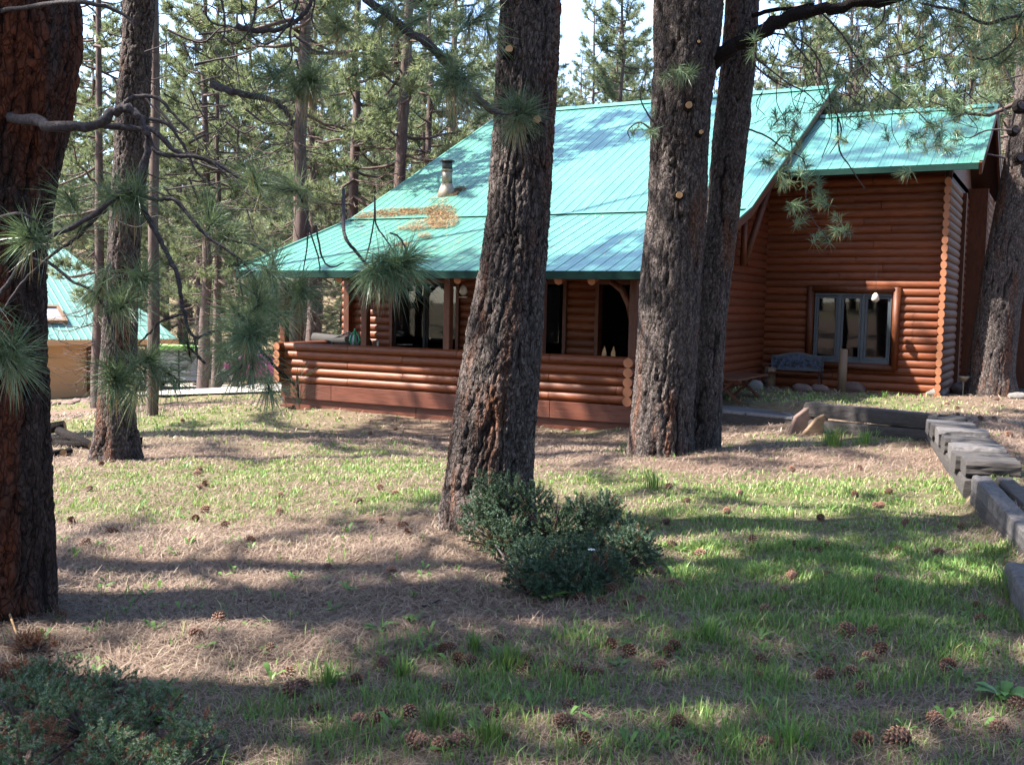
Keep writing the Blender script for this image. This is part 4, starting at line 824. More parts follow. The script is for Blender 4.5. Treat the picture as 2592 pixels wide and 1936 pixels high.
tufts(T_C, [(676, 168, 5.0, -30, -50, .1), (690, 190, 5.0, -50, 20, .1), (790, 196, 4.9, 10, -60, .1), (770, 200, 4.9, -40, 30, .1), (800, 205, 4.9, 50, 10, .1), (742, 215, 4.9, -20, -40, .1), (853, 51, 5.0, 0, -60, .1), (850, 60, 5.0, -50, -20, .1), (1147, 190, 5.0, -5, -60, .1), (1150, 200, 5.0, -60, 10, .1), (1185, 221, 5.2, 50, -30, .1), (1130, 215, 5.0, -10, 50, .1), (1180, 260, 5.4, 30, 40, .1), (1100, 130, 5.2, -40, -20, 0), (1040, 60, 5.2, -40, 20, 0),
            (1319, 269, 5.6, 10, -60, .1), (1300, 316, 5.6, -20, 50, .1), (1340, 290, 5.6, 50, 0, .1), (1290, 270, 5.6, -50, -10, .1), (1000, 30, 5.2, 0, -50, 0), (950, 60, 5.2, -30, 40, 0), (1220, 40, 5.6, 30, -20, 0), (1180, 60, 5.6, -20, 40, 0), (1240, 100, 5.8, 10, 50, 0)], L=.20, dead=.12)
# a low spray hanging at the eave
limb(T_C, [(870, 480, 5.2), (872, 590), (903, 640), (948, 690), (972, 697), (1009, 679), (1030, 645), (1010, 600), (985, 590)], 4.8, .009, .004)
limb(T_C, [(949, 500), (952, 566), (976, 605), (1000, 640)], 4.8, .005, .003); limb(T_C, [(950, 530), (940, 600), (925, 660)], 4.8, .004, .003)
limb(T_C, [(782, 560), (775, 640), (765, 700)], 4.8, .004, .003); limb(T_C, [(800, 570), (815, 650), (840, 676), (870, 665)], 4.8, .005, .003); limb(T_C, [(783, 580), (805, 650), (810, 690)], 4.8, .004, .003)
tufts(T_C, [(1000, 690, 4.6, 40, 50, .1), (1045, 650, 4.6, 60, -30, .1), (960, 700, 4.6, -20, 60, .1), (985, 690, 4.6, 0, 70, .1), (1020, 660, 4.6, 20, -60, .1), (935, 695, 4.6, -30, 50, .1), (1040, 680, 4.6, 60, 30, .1)], L=.2)
# right-hand limb of the twin pine
RB = 12.1
limb(T_A, [(1780, 190, 12.3), (1812, 150, 12.2), (1880, 105), (1960, 62), (2060, 27), (2190, 6), (2400, -30), (2600, -60)], RB, .105, .05, mat='bark')
limb(T_A, [(1905, 40), (1960, 25), (2010, 22), (2060, 10)], RB+.2, .03, .015, mat='bark')
tw = [[(2082, 35), (2132, 89), (2177, 158), (2224, 206), (2272, 247), (2330, 290), (2367, 335)], [(1908, 142), (1987, 206), (2040, 235), (2069, 263)], [(1905, 160), (1950, 200), (2000, 225)], [(1940, 85), (1990, 90), (2050, 120), (2090, 190), (2100, 260), (2105, 330), (2080, 400)],
      [(1975, 60), (2010, 110), (2060, 170), (2090, 230)], [(1885, 325), (1940, 345), (1985, 378), (2030, 400), (2042, 440)], [(1890, 350), (1900, 290), (1895, 240)], [(1960, 370), (1980, 345), (2000, 350), (2005, 390)], [(2400, 80), (2330, 120), (2280, 140), (2200, 150), (2120, 165)], [(2450, 90), (2400, 140), (2350, 150), (2300, 170)],
      [(2120, 300), (2125, 380), (2150, 420), (2190, 480)], [(2100, 250), (2130, 330), (2100, 390)], [(2020, 50), (2030, 100), (2020, 160)], [(2240, 10), (2230, 60), (2180, 90)], [(2300, -5), (2330, 60), (2300, 110)], [(1700, 130), (1715, 100), (1730, 60)], [(1650, 330), (1620, 310), (1590, 330), (1595, 350)], [(1655, 310), (1640, 290), (1620, 240), (1640, 170)], [(1850, 240), (1870, 280), (1860, 310)]]
for p_ in tw: limb(T_A, p_, RB, .012, .005, 'twig')
rs_ = np.random.default_rng(5)
for k in range(90):        # bare hanging twiglets
    x = rs_.uniform(1920, 2480); y = rs_.uniform(20, 250); L_ = rs_.uniform(60, 170); limb(T_A, [(x, y), (x+rs_.uniform(-30, 30), y+L_*.4), (x+rs_.uniform(-50, 50), y+L_*.75), (x+rs_.uniform(-70, 70), y+L_)], RB+rs_.uniform(-.5, .8), .006, .003, 'twig', n=4)
tl = []
for cx, cy, n_, sx, sy in ((2320, 250, 16, 55, 40), (2370, 320, 9, 30, 30), (2000, 300, 7, 35, 20), (2080, 250, 8, 40, 40), (2060, 440, 4, 25, 20), (2045, 520, 10, 40, 50), (2090, 590, 5, 20, 25), (2150, 200, 8, 50, 50), (1620, 330, 5, 25, 30), (1950, 400, 6, 30, 20), (2010, 345, 4, 20, 15), (2200, 120, 14, 110, 60), (2420, 180, 22, 80, 60), (2480, 90, 16, 70, 60), (2040, 120, 10, 70, 50), (1990, 60, 6, 40, 30), (2300, 330, 8, 40, 40)):
    for k in range(n_): tl.append((cx+rs_.normal()*sx, cy+rs_.normal()*sy, RB+rs_.uniform(-.4, .4), rs_.uniform(-40, 40), rs_.uniform(-50, 25), rs_.uniform(-.1, .2)))
tufts(T_A, tl, L=.15, K=60, wd=.006, sp=.8)
limb(T_A, [(2042, 440), (2040, 500), (2060, 560), (2095, 600)], RB, .008, .004); limb(T_A, [(2050, 500), (2020, 530), (1990, 560)], RB, .005, .003)
tufts(T_A, [(1755, 182, 11.7, 30, -20, .1), (1735, 190, 11.7, -20, 20, .1), (1700, 190, 11.7, -20, 15, .1), (1680, 200, 11.7, -10, 30, .1), (1720, 200, 11.7, 0, 30, 0)], L=.17, K=70, wd=.005, sp=.8)
# foliage at the top right, closer to the viewer
limb(T_R, [(2700, 60, 9), (2590, 40), (2500, 60), (2430, 30), (2330, 10)], 7.2, .016, .008)
limb(T_R, [(2590, 40), (2560, 110), (2500, 150), (2440, 140)], 7.2, .009, .005)
tufts(T_R, [(x_, y_, 7.2+rs_.uniform(-.3, .5), rs_.uniform(-50, 50), rs_.uniform(-40, 40), .1) for x_, y_ in [(2350, 5), (2400, 30), (2440, 15), (2480, 50), (2520, 20), (2560, 60), (2590, 30), (2580, 100), (2540, 130), (2500, 100), (2460, 130), (2590, 150), (2420, -10), (2550, -10), (2480, 0), (2300, 0), (2440, 70), (2590, 80), (2380, -5), (2330, 30), (2520, 75), (2560, 20), (2595, 120), (2420, 55), (2470, 20), (2540, 95), (2510, 5), (2595, 10), (2560, 140), (2360, 45)]], L=.19, K=85, wd=.004, dead=.12)
for p_ in ([(2560, 330), (2500, 330), (2450, 350), (2420, 330)], [(2570, 230), (2540, 170), (2500, 120)], [(2545, 400), (2480, 390), (2440, 410)], [(2550, 290), (2520, 250), (2480, 250), (2440, 270)], [(2590, 190), (2550, 200), (2520, 210)]): limb(T_R, p_, 19.2, .022, .006, 'twig')
# ------------------------------------------------------------------ ground cover
def scatter(n, dmin, dmax, pw=1.0, pxlo=-150, pxhi=2750):
    d = dmin+(dmax-dmin)*rng.random(n)**pw; px = rng.uniform(pxlo, pxhi, n); fw = np.array([-math.sin(YAW), math.cos(YAW)]); rt = np.array([math.cos(YAW), math.sin(YAW)])
    t = (px-1296)/FPX; return fw[0]*d+rt[0]*t*d, fw[1]*d+rt[1]*t*d, d
def clumpy(x, y, s=1.0): return .5+.5*np.sin(x*3.1*s+1.3*np.sin(y*2.3*s))*np.sin(y*3.7*s+1.1*np.sin(x*2.9*s)+.5)
def blades(n, dmin, dmax, hmin, hmax, thr, wscale, pw, tlo=.15, thi=.85, clump=3):
    x, y, d = scatter(n, dmin, dmax, pw); g_ = green(x, y); c = clumpy(x, y, 2.2); keep = rng.random(n) < np.clip(g_*1.5-.12, 0.012, 1)*(.25+.75*c**1.2)
    x, y, d, c = x[keep], y[keep], d[keep], c[keep]; K = clump; x = np.repeat(x, K)+rng.normal(size=len(x)*K)*.012; y = np.repeat(y, K)+rng.normal(size=len(y)*K)*.012; d = np.repeat(d, K); c = np.repeat(c, K)
    inside = (x > xp0) & (x < xp1+.3) & (y > YP-.15) | ((x > xp1) & (x < XE) & (y > YP+1.5)) | ((x > XE-.3) & (x < 1) & (y > YW-.1)); x, y, d, c = x[~inside], y[~inside], d[~inside], c[~inside]
    n = len(x); z = gh(x, y); h = rng.uniform(hmin, hmax, n)*(.5+.7*c)*(.6+.4*rng.random(n)); a = rng.uniform(0, 6.28, n); ln = rng.uniform(.15, .8, n)*h; w_ = wscale*d*.00055*rng.uniform(.7, 1.4, n)
    B = np.stack([x, y, z-.004], 1); L_ = np.stack([np.cos(a), np.sin(a), 0*a], 1); b2 = a+rng.uniform(.8, 2.2, n); S = np.stack([np.cos(b2), np.sin(b2), 0*a], 1)*w_[:, None]; up = np.array([0, 0, 1.])
    m = B+up*(h*.6)[:, None]+L_*(ln*.35)[:, None]; tip = B+up*(h*.95)[:, None]+L_*ln[:, None]
    V = np.stack([B-S, B+S, m+S*.8, m-S*.8, tip], 1).reshape(-1, 3); o = np.arange(n)[:, None]*5
    Fc = np.concatenate([o+np.array([[0, 1, 2]]), o+np.array([[0, 2, 3]]), o+np.array([[3, 2, 4]])], 0); t = np.repeat(np.clip(rng.uniform(tlo, thi, n)+.25*(rng.random(n) < .12), 0, 1), 5); return V, Fc, t
gp_ = [blades(74000, 2.6, 7.0, .035, .10, 0, 1.0, 1.0), blades(80000, 5.5, 13, .025, .07, 0, .85, 1.0, tlo=.3, thi=.95), blades(40000, 11, 34, .04, .09, 0, .9, 1.0, tlo=.4, thi=1.0, clump=3)]
V, Fc, T = join(gp_); tag(link('grass', mesh_np('grass', V, Fc, M['grass'], {'t': T})), 'short patchy green grass growing through the needle litter', 'grass', kind='stuff')
def litter(n, dmin, dmax, ws, pw=1.0, L=.13):
    x, y, d = scatter(n, dmin, dmax, pw); keep = rng.random(n) < 1-.72*green(x, y); x, y, d = x[keep], y[keep], d[keep]
    inside = (x > xp0) & (x < xp1+.3) & (y > YP-.1) | ((x > XE) & (x < 1) & (y > YW-.1)); x, y, d = x[~inside], y[~inside], d[~inside]; n = len(x)
    a = rng.uniform(0, 6.28, n)+.6*np.sin(x*1.3+y); l = L*rng.uniform(.5, 1.2, n); dx, dy = np.cos(a)*l/2, np.sin(a)*l/2; w_ = ws*d*.00042; kx = rng.normal(size=n)*.12*l
    lift = rng.random(n)**2*.022+.004; tl_ = rng.normal(size=n)*.018
    p0 = np.stack([x-dx, y-dy, gh(x-dx, y-dy)+lift-tl_], 1); p1 = np.stack([x+dx, y+dy, gh(x+dx, y+dy)+lift+tl_], 1); S = np.stack([-np.sin(a)*w_, np.cos(a)*w_, 0*a], 1); mid = (p0+p1)/2+np.stack([-np.sin(a)*kx, np.cos(a)*kx, .006+0*a], 1)
    V = np.stack([p0-S*.6, p0+S*.6, mid+S, mid-S, p1], 1).reshape(-1, 3); o = np.arange(n)[:, None]*5
    return V, np.concatenate([o+np.array([[0, 1, 2]]), o+np.array([[0, 2, 3]]), o+np.array([[3, 2, 4]])], 0), np.repeat(rng.beta(2.2, 2.2, n), 5)
V, Fc, T = join([litter(130000, 2.5, 7.5, .62, L=.12), litter(110000, 6.5, 16, .55, L=.11), litter(24000, 14, 26, 1.2, L=.16)])
tag(link('needle_litter', mesh_np('needle_litter', V, Fc, M['litter'], {'t': T})), 'tan fallen pine needles matted over the yard', 'needle litter', kind='stuff')
# broad-leaved weeds as rosettes
def rosettes(lst, name, label):
    V, Fc, T = [], [], []; o = 0
    for (x, y, s, nl, up) in lst:
        z = g1(x, y)
        for k in range(nl):
            a = k*2.4+random.random(); e = up*random.uniform(.5, 1.2); l = s*random.uniform(.6, 1.1); w_ = l*.17; dx, dy = math.cos(a), math.sin(a); sx, sy = -dy, dx; t = random.random()
            q = [(0, 0, 0), (.35, w_, .3), (.7, w_*.9, .48), (1, 0, .42)]
            v = [(x, y, z)]; 
            for f_, ww, hh in ((.35, w_*.8, e*.7), (.7, w_, e)): v += [(x+dx*l*f_+sx*ww, y+dy*l*f_+sy*ww, z+l*hh), (x+dx*l*f_-sx*ww, y+dy*l*f_-sy*ww, z+l*hh)]
            v += [(x+dx*l, y+dy*l, z+l*e*.9)]; V += v; Fc += [(o, o+1, o+2), (o+1, o+3, o+2), (o+2, o+3, o+4), (o+3, o+5, o+4)]; T += [t]*6; o += 6
    return link(name, mesh_np(name, np.array(V), np.array(Fc), M['weed'], {'t': np.array(T)}))
wl2 = []
r_ = np.random.default_rng(3)
for q in range(420):
    px, py = r_.uniform(100, 2592), r_.uniform(1180, 1930); p = G(px, py); wl2.append((p[0], p[1], r_.uniform(.03, .07), int(r_.integers(3, 7)), r_.uniform(.3, 1.1)))
tag(rosettes(wl2, 'weeds', ''), 'small broad-leaved weeds dotted through the grass', 'weeds', kind='stuff')
for px, py, s, n_, up, lab in ((1385, 1520, .13, 9, .35, 'leafy rosette weed at the foot of the middle juniper'), (2540, 1775, .13, 22, .5, 'bright green dandelion-like weed clump near the right edge'), (740, 1470, .07, 7, .7, 'small pale green weed in the litter below the sunny band'), (960, 1600, .09, 8, .6, 'dark green leafy weed left of the grass tuft in the foreground'),
                               (1040, 1580, .08, 9, .9, 'light green sprout in the foreground litter'), (478, 1385, .06, 6, .9, 'weed beside a cone in the sunny litter on the left'), (2110, 1590, .07, 6, .7, 'broad-leaved weed among the cones in the right lawn'), (1560, 1685, .08, 5, .4, 'flat-leaved weed in the middle of the foreground grass'), (880, 1500, .07, 7, .7, 'bluish weed on bare litter left of the juniper')):
    p = G(px, py); o = rosettes([(p[0], p[1], s, n_, up)], 'weed', ''); tag(o, lab, 'weed')
# taller grass tufts one can pick out
def grass_tuft(px, py, h, n, lab, sp=.05, tl_=.2, th_=.8):
    p = G(px, py); V = []; T = []; Fc = []
    for k in range(n):
        a = random.uniform(0, 6.28); r1 = random.uniform(0, sp); hh = h*random.uniform(.5, 1.1); l = hh*random.uniform(.1, .7); x = p[0]+math.cos(a)*r1; y = p[1]+math.sin(a)*r1; z = g1(x, y); a2 = a+random.uniform(-.8, .8); w_ = .0028+.0002*np.hypot(p[0], p[1]); c, s = math.cos(a2+1.4)*w_, math.sin(a2+1.4)*w_
        V += [(x-c, y-s, z), (x+c, y+s, z), (x+math.cos(a2)*l*.3+c*.8, y+math.sin(a2)*l*.3+s*.8, z+hh*.6), (x+math.cos(a2)*l*.3-c*.8, y+math.sin(a2)*l*.3-s*.8, z+hh*.6), (x+math.cos(a2)*l, y+math.sin(a2)*l, z+hh*.9)]; o = k*5; Fc += [(o, o+1, o+2), (o, o+2, o+3), (o+3, o+2, o+4)]; T += [random.uniform(tl_, th_)]*5
    tag(link('grass_tuft', mesh_np('grass_tuft', np.array(V), np.array(Fc), M['grass'], {'t': np.array(T)})), lab, 'grass tuft')
for a in ((2110, 1130, .30, 90, 'tall sunlit grass tuft in front of the dark horizontal timber', .14), (2190, 1125, .22, 60, 'lower grass tuft right of the tall sunlit one by the timber', .16), (1760, 1135, .30, 90, 'tall grass growing at the right root of the twin pine', .14), (1600, 1150, .22, 60, 'thin grass at the left root of the twin pine', .2), (1195+460, 1240, .22, 60, 'grass tuft midway between the juniper and the twin pine', .12),
          (1200, 1650, .10, 70, 'bright green tuft beside a cone in the middle foreground', .035), (1290, 1690, .12, 120, 'spreading grass tuft right of the middle foreground cones', .09), (1020, 1720, .11, 60, 'dark grass tuft in the centre-left foreground', .05), (830, 1740, .12, 60, 'upright dark tuft in the left foreground', .045), (1110, 1840, .11, 80, 'grass tuft near the bottom edge left of centre', .07), (1240, 1880, .12, 90, 'dense grass tuft on the bottom edge by a cone', .07),
          (1790, 1620, .14, 80, 'arching bluish grass tuft in the middle of the right foreground', .07), (2560, 1520, .24, 30, 'tall thin stalks at the right edge below the last timber', .10), (2000, 1890, .12, 80, 'grass tuft near the bottom edge left of the large cones', .08), (2050, 1010, .10, 40, 'grass below the dark window wall beside the bench', .3), (2240, 1008, .16, 24, 'small spiky tuft in the sun in front of the wing wall', .06)): grass_tuft(*a[:5], sp=a[5])
# juniper bushes ------------------------------------------------------------------
def juniper(label, blobs, mat, n, L, wd, brown=.12, K=16, seed=1):
    global rng
    rng = np.random.default_rng(seed); p = np.mean([b_[0] for b_ in blobs], axis=0); o = thing('juniper_bush', label, 'bush', (p[0], p[1], g1(p[0], p[1]))); Pt, D, tl_ = [], [], []; paths = []
    tot = sum(b_[1]*b_[1] for b_ in blobs)
    for c, r, h in blobs:
        z0 = g1(c[0], c[1]); m = int(n*r*r/tot); ns = 9; sk = rng.normal(size=(ns, 3)); sk[:, 2] = np.abs(sk[:, 2])*.9; sk = unit(sk)*rng.uniform(.45, .8, (ns, 1)); wi = rng.integers(0, ns, m); sr = rng.uniform(.26, .46, ns)
        k = rng.normal(size=(m, 3)); k[:, 2] = k[:, 2]*.8+.35; k = unit(k); q = (sk[wi]+k*sr[wi][:, None]*rng.uniform(.55, 1.1, (m, 1)))*[r, r, h]+[c[0], c[1], z0+.02]; q[:, 2] = np.maximum(q[:, 2], z0+.01)
        Pt.append(q); D.append(unit(k*1.2+[0, 0, .3]+rng.normal(size=(m, 3))*.25)); 
        for j in range(26):
            d = unit(np.array([rng.normal(), rng.normal(), abs(rng.normal())*.6+.1])); paths.append((np.array([[c[0], c[1], z0], c*[1, 1, 0]+[0, 0, z0]+d*[r, r, h]*.5, c*[1, 1, 0]+[0, 0, z0]+d*[r, r, h]*.97]), np.array([.011, .007, .003])))
    Pt = np.concatenate(Pt); D = np.concatenate(D); nb_ = rng.random(len(Pt)) < brown; nb_ |= (np.sin(Pt[:, 0]*9)*np.sin(Pt[:, 1]*8+Pt[:, 2]*9) > .93)
    sets = []
    for s, (lo_, hi_) in ((~nb_, (.05, .8)), (nb_, (.93, .97))):
        if s.sum():
            base = Pt[s]; d = D[s]
            for f_ in (0, .35, .7, 1.0): sets.append(needles(base+d*L*1.9*f_, d, K, L*(1.1-.3*f_), wd, .85, lo_, hi_, along=.0))
    V, Fc, T = join(sets); link('foliage', mesh_np('foliage', V, Fc, M[mat], {'t': T}), o)['kind'] = 'stuff'
    V, Fc = tubes_np(paths, 5); link('stems', mesh_np('stems', V, Fc, M['barkfar'], smooth=True), o)['kind'] = 'stuff'
    rng = np.random.default_rng(99); return o
def gb(px, py, r, h): return (G(px, py), r, h)
juniper('dark blue-green juniper bush growing at the foot of the thick middle pine', [gb(1265, 1385, .32, .44), gb(1390, 1380, .32, .42), gb(1500, 1385, .30, .34), gb(1340, 1460, .22, .20), gb(1430, 1480, .30, .28), gb(1560, 1445, .30, .28), gb(1340, 1505, .16, .18), gb(1490, 1490, .22, .22), gb(1600, 1420, .20, .2)], 'juniper', 4600, .022, .0062, .08, 14, 4)
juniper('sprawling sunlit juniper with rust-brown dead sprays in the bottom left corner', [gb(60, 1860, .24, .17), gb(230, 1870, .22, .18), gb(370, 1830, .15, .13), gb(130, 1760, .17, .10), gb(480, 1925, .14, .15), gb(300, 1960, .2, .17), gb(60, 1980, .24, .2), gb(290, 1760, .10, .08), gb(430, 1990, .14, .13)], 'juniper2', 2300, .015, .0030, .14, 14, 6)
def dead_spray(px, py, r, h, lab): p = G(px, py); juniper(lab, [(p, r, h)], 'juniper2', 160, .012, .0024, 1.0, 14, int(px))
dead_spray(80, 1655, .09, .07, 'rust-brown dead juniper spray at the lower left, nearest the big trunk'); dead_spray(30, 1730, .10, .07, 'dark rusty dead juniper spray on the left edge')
# white flower in the bush and pale dead stalk
b = MB(); p = G(1470, 1520); q = P(1497, 1392, p@F-.02); b.tube([p, (np.array(p)+q)/2+[.01, 0, .02], q], .0022, 5); o = b.build('white_flower', M['weed']); tag(o, 'tiny white flower on a thin stalk in front of the middle juniper', 'flower')
b = MB(); [b.box(q+np.array([math.cos(a)*.012, math.sin(a)*.012, .004]), (.017, .009, .003), rz=a) for a in np.arange(0, 6.2, 1.05)]; b.build('petals', M['white'], o)
def stick(pts, r0, r1, lab, mat='twig', cat='stick'):
    q = [np.array(G(a, c))+[0, 0, h] for a, c, h in pts]; b = MB(); b.tube(q, list(np.linspace(r0, r1, len(q))), 6, wob=.25); tag(b.build('stick', M[mat], smooth=True), lab, cat)
stick([(1205, 1372, .10), (1240, 1395, .09), (1270, 1425, .06), (1300, 1450, .03)], .008, .006, 'grey bare stick poking out of the left side of the middle juniper')
stick([(110, 1672, .015), (170, 1663, .02), (235, 1645, .02)], .004, .003, 'thin dark twig lying left in the foreground litter', 'bark')
stick([(812, 1932-9, .01), (850, 1890, .02), (945, 1870, .03)], .003, .002, 'pale dry stalk near the bottom edge left of centre', 'cutwood')
stick([(1110, 1612, .01), (1155, 1588, .02)], .007, .005, 'short grey stick in the middle foreground', 'twig')
stick([(1070, 1540, .012), (1110, 1528, .02), (1130, 1527, .012)], .009, .005, 'grey bark strip on the litter left of the juniper', 'twig')
stick([(875, 1434, .012), (905, 1425, .02), (920, 1416, .03)], .004, .002, 'curved dark twig in the sunny litter', 'bark')
stick([(0, 1520, .10), (20, 1570, .06), (45, 1620, .015)], .006, .006, 'pale twig leaning at the foot of the left trunk', 'cutwood')
stick([(605, 1525, .012), (640, 1524, .02), (672, 1530, .012)], .012, .010, 'pinkish bark chip on the litter in the left foreground', 'rock')
# pine cones ----------------------------------------------------------------------
def cone_mesh():
    b = MB(); n = 58; T = []
    b.tube([(0, 0, -.036), (0, 0, -.02), (0, 0, .01), (0, 0, .038)], [.012, .022, .018, .006], 8); T += [0.0]*len(b.v)
    for k in range(n):
        f = (k+.5)/n; z = -.034+.072*f; r = .030*math.sin(math.pi*min(1, (f*.88+.12)))**.55; a = k*2.39996; dx, dy = math.cos(a), math.sin(a); sx, sy = -dy, dx; w_ = .0085*(1-.4*f); el = .1+.8*f
        i0 = (dx*r*.4, dy*r*.4, z-.006); m0 = (dx*r*.9+sx*w_, dy*r*.9+sy*w_, z+.004*el); m1 = (dx*r*.9-sx*w_, dy*r*.9-sy*w_, z+.004*el); tp = (dx*r*1.18, dy*r*1.18, z+.012*el+.001); th_ = (dx*r*1.05, dy*r*1.05, z-.002)
        base = len(b.v); b.v += [i0, m0, m1, tp, th_]; b.f += [(base, base+1, base+3, base+2), (base+1, base+4, base+3), (base+4, base+2, base+3), (base, base+4, base+1), (base, base+2, base+4)]; b.m += [0]*5; T += [.1, .55, .55, 1., .35]
    me = b.mesh('pine_cone', M['cone']); a = me.attributes.new('t', 'FLOAT', 'POINT'); a.data.foreach_set('value', np.array(T, dtype=np.float32)); return me
CM = cone_mesh()
def cone(px, py, lab, group=None, s=1.0):
    p = G(px, py); o = link('pine_cone', CM); o.location = (p[0], p[1], p[2]+.026*s); o.rotation_euler = (random.uniform(.7, 2.2), random.uniform(-.4, .4), random.uniform(0, 6.28)); o.scale = (s, s, s); tag(o, lab, 'pine cone', group)
BIGC = [(2184, 1893, 1.15, 'large round cone at the bottom right, left of an even wider one'), (2272, 1888, 1.3, 'widest cone at the bottom right, beside a large round one'), (2087, 1722, 1.1, 'light-tipped cone in the right foreground grass'), (2183, 1755, 1., 'cone sunk in grass just right of the light-tipped one'), (2147, 1610, 1.2, 'broad reddish cone on bare ground in the right lawn'), (2208, 1612, 1., 'dark cone with a leaf beside the broad reddish one'), (2229, 1655, 1., 'cone just below the dark cone on bare ground'),
        (1938, 1560, 1.1, 'upper cone of a stacked pair in the right lawn'), (1927, 1592, .9, 'lower cone of a stacked pair in the right lawn'), (1927, 1688, 1., 'cone on the left of the right foreground under the stacked pair'), (2488, 1580, 1., 'cone on bare ground near the right edge, lower of two'), (2472, 1543, .9, 'dark cone above another near the right edge'), (2560, 1510, 1., 'cone beside thin stalks at the right edge'), (2580, 1800, 1.1, 'cone under the dandelion-like weed at the right edge'), (2530, 1860, 1., 'half-buried dark cone near the bottom right corner'), (2400, 1695, 1., 'grey cone in a bare hollow right of centre'), (2365, 1835, 1., 'cone in deep grass near the bottom right'),
        (1545, 1645, 1.05, 'round cone in the middle foreground grass'), (1592, 1660, 1., 'frayed cone right of a round cone in the middle foreground'), (1468, 1715, 1.1, 'cone of a row of three in the middle foreground, the widest'), (1512, 1715, .8, 'small golden cone at the end of the row of three'), (1420, 1700, 1., 'dark cone at the left of the row of three'), (1668, 1697, .9, 'golden cone alone right of the row of three'), (1716, 1845, 1., 'cone in grass near the bottom edge right of centre'), (1430, 1845, 1.1, 'pale spread cone near the bottom edge in the centre'),
        (740, 1765, 1.25, 'long cone lying on its side in the left foreground'), (765, 1745, .9, 'cone touching the long cone in the left foreground'), (900, 1738, 1.05, 'open cone seen end-on in the left foreground'), (970, 1688, .95, 'weathered cone in the centre-left foreground'), (1135, 1655, .95, 'upper left cone of a close pair by the bright tuft'), (1158, 1682, 1.05, 'lower right cone of a close pair by the bright tuft'), (1335, 1678, .95, 'cone right of the spreading grass tuft'), (1325, 1705, .9, 'dark cone just under another right of the spreading tuft'), (910, 1840, 1., 'dark cone hidden in grass left of centre, left of a pair'), (962, 1828, 1., 'dark cone of a pair in grass left of centre'), (1038, 1820, 1., 'dark cone in grass just left of the centre foreground'), (1245, 1820, .95, 'cone in grass below the centre foreground tufts'), (1050, 1893, 1.1, 'reddish cone near the bottom edge left of centre'), (1160, 1898, 1.15, 'dark cone on the bottom edge in the centre'), (1280, 1885, .8, 'small cone on the bottom edge right of a dark one'),
        (106, 1540, 1.1, 'cone lit by the sun at the foot of the left trunk'), (135, 1555, .9, 'cone behind the lit one at the left trunk'), (155, 1570, .9, 'dark cone in shadow right of the left trunk'), (552, 1577, 1., 'dark cone alone on the left litter'), (497, 1617, 1., 'cone in a sun fleck on the left litter'), (990, 1455, 1., 'reddish cone on the litter left of the juniper'), (830, 1445, .9, 'cone in the sunny litter left of the reddish one'), (485, 1380, 1., 'cone beside a green weed in the sunny litter'), (1295, 1470, 1., 'cone under the left side of the middle juniper'), (1465, 1523, 1., 'cone below the white flower'), (1552, 1500, 1., 'cone below the right side of the middle juniper'), (1522, 1535, .9, 'cone of three in a line under the juniper, the leftmost'), (1585, 1540, .9, 'cone of three in a line under the juniper, the middle one'), (1622, 1528, .9, 'cone of three in a line under the juniper, the rightmost'), (1610, 1435, 1., 'cone against the right side of the middle juniper'), (1630, 1445, .9, 'cone just right of the one against the juniper')]
for px, py, s, lab in BIGC: cone(px, py, lab, None, s)
r_ = np.random.default_rng(31)
for k in range(34): cone(r_.uniform(1650, 2500), 1180+r_.uniform(0, 1)**1.0*330, 'small brown cone half hidden in the right-hand lawn', 'cones in the right-hand lawn', r_.uniform(.8, 1.05))
for k in range(30): cone(r_.uniform(150, 1050), 1060+r_.uniform(0, 1)*330, 'distant dark cone on the sunny litter in front of the porch', 'cones on the sunny litter', r_.uniform(.8, 1.1))
for k in range(16): cone(r_.uniform(2150, 2560), 1010+r_.uniform(0, 1)*110, 'tiny dark cone on the dirt path by the wing', 'cones on the path', r_.uniform(.9, 1.2))
for k in range(22): cone(r_.uniform(600, 2580), 1590+r_.uniform(0, 1)*330, 'ordinary brown cone nested in the foreground grass', 'cones nested in the foreground grass', r_.uniform(.7, 1.0))
# stones ---------------------------------------------------------------------------
def stone(px, py, sx, sy, sz, lab, mat='rock', sink=.3, rz=0, name='stone', d=None):
    p = G(px, py) if d is None else P(px, py, d); r_ = np.random.default_rng(int(px*7+py)); b = MB(); n, m = 12, 7; V = []
    for i in range(m+1):
        ph = math.pi*i/m
        for j in range(n):
            a = 2*math.pi*j/n; k = 1+.18*math.sin(a*3+px)*math.sin(ph*2+py)+r_.uniform(-.09, .09); V.append((math.sin(ph)*math.cos(a)*sx/2*k, math.sin(ph)*math.sin(a)*sy/2*k, math.cos(ph)*sz/2*k))
    c, s = math.cos(rz), math.sin(rz); V = [(x*c-y*s+p[0], x*s+y*c+p[1], z+p[2]+sz*(.5-sink)) for x, y, z in V]
    b.add(V, [(i*n+j, i*n+(j+1) % n, (i+1)*n+(j+1) % n, (i+1)*n+j) for i in range(m) for j in range(n)]); tag(b.build(name, M[mat], smooth=True), lab, 'stone')
stone(1434, 1092, .12, .09, .07, 'pale round stone in front of the porch skirt, left of two'); stone(1480, 1092, .13, .09, .07, 'pale round stone in front of the porch skirt, right of two')
stone(2405, 990, .8, .5, .42, 'pink boulder at the right foot of the wing wall', 'rock', .3); stone(2370, 1000, .4, .3, .2, 'small pale rock left of the pink boulder', 'greyrock'); stone(2430, 995, .45, .4, .3, 'dark reddish rock beside the leaning pine', 'rock')
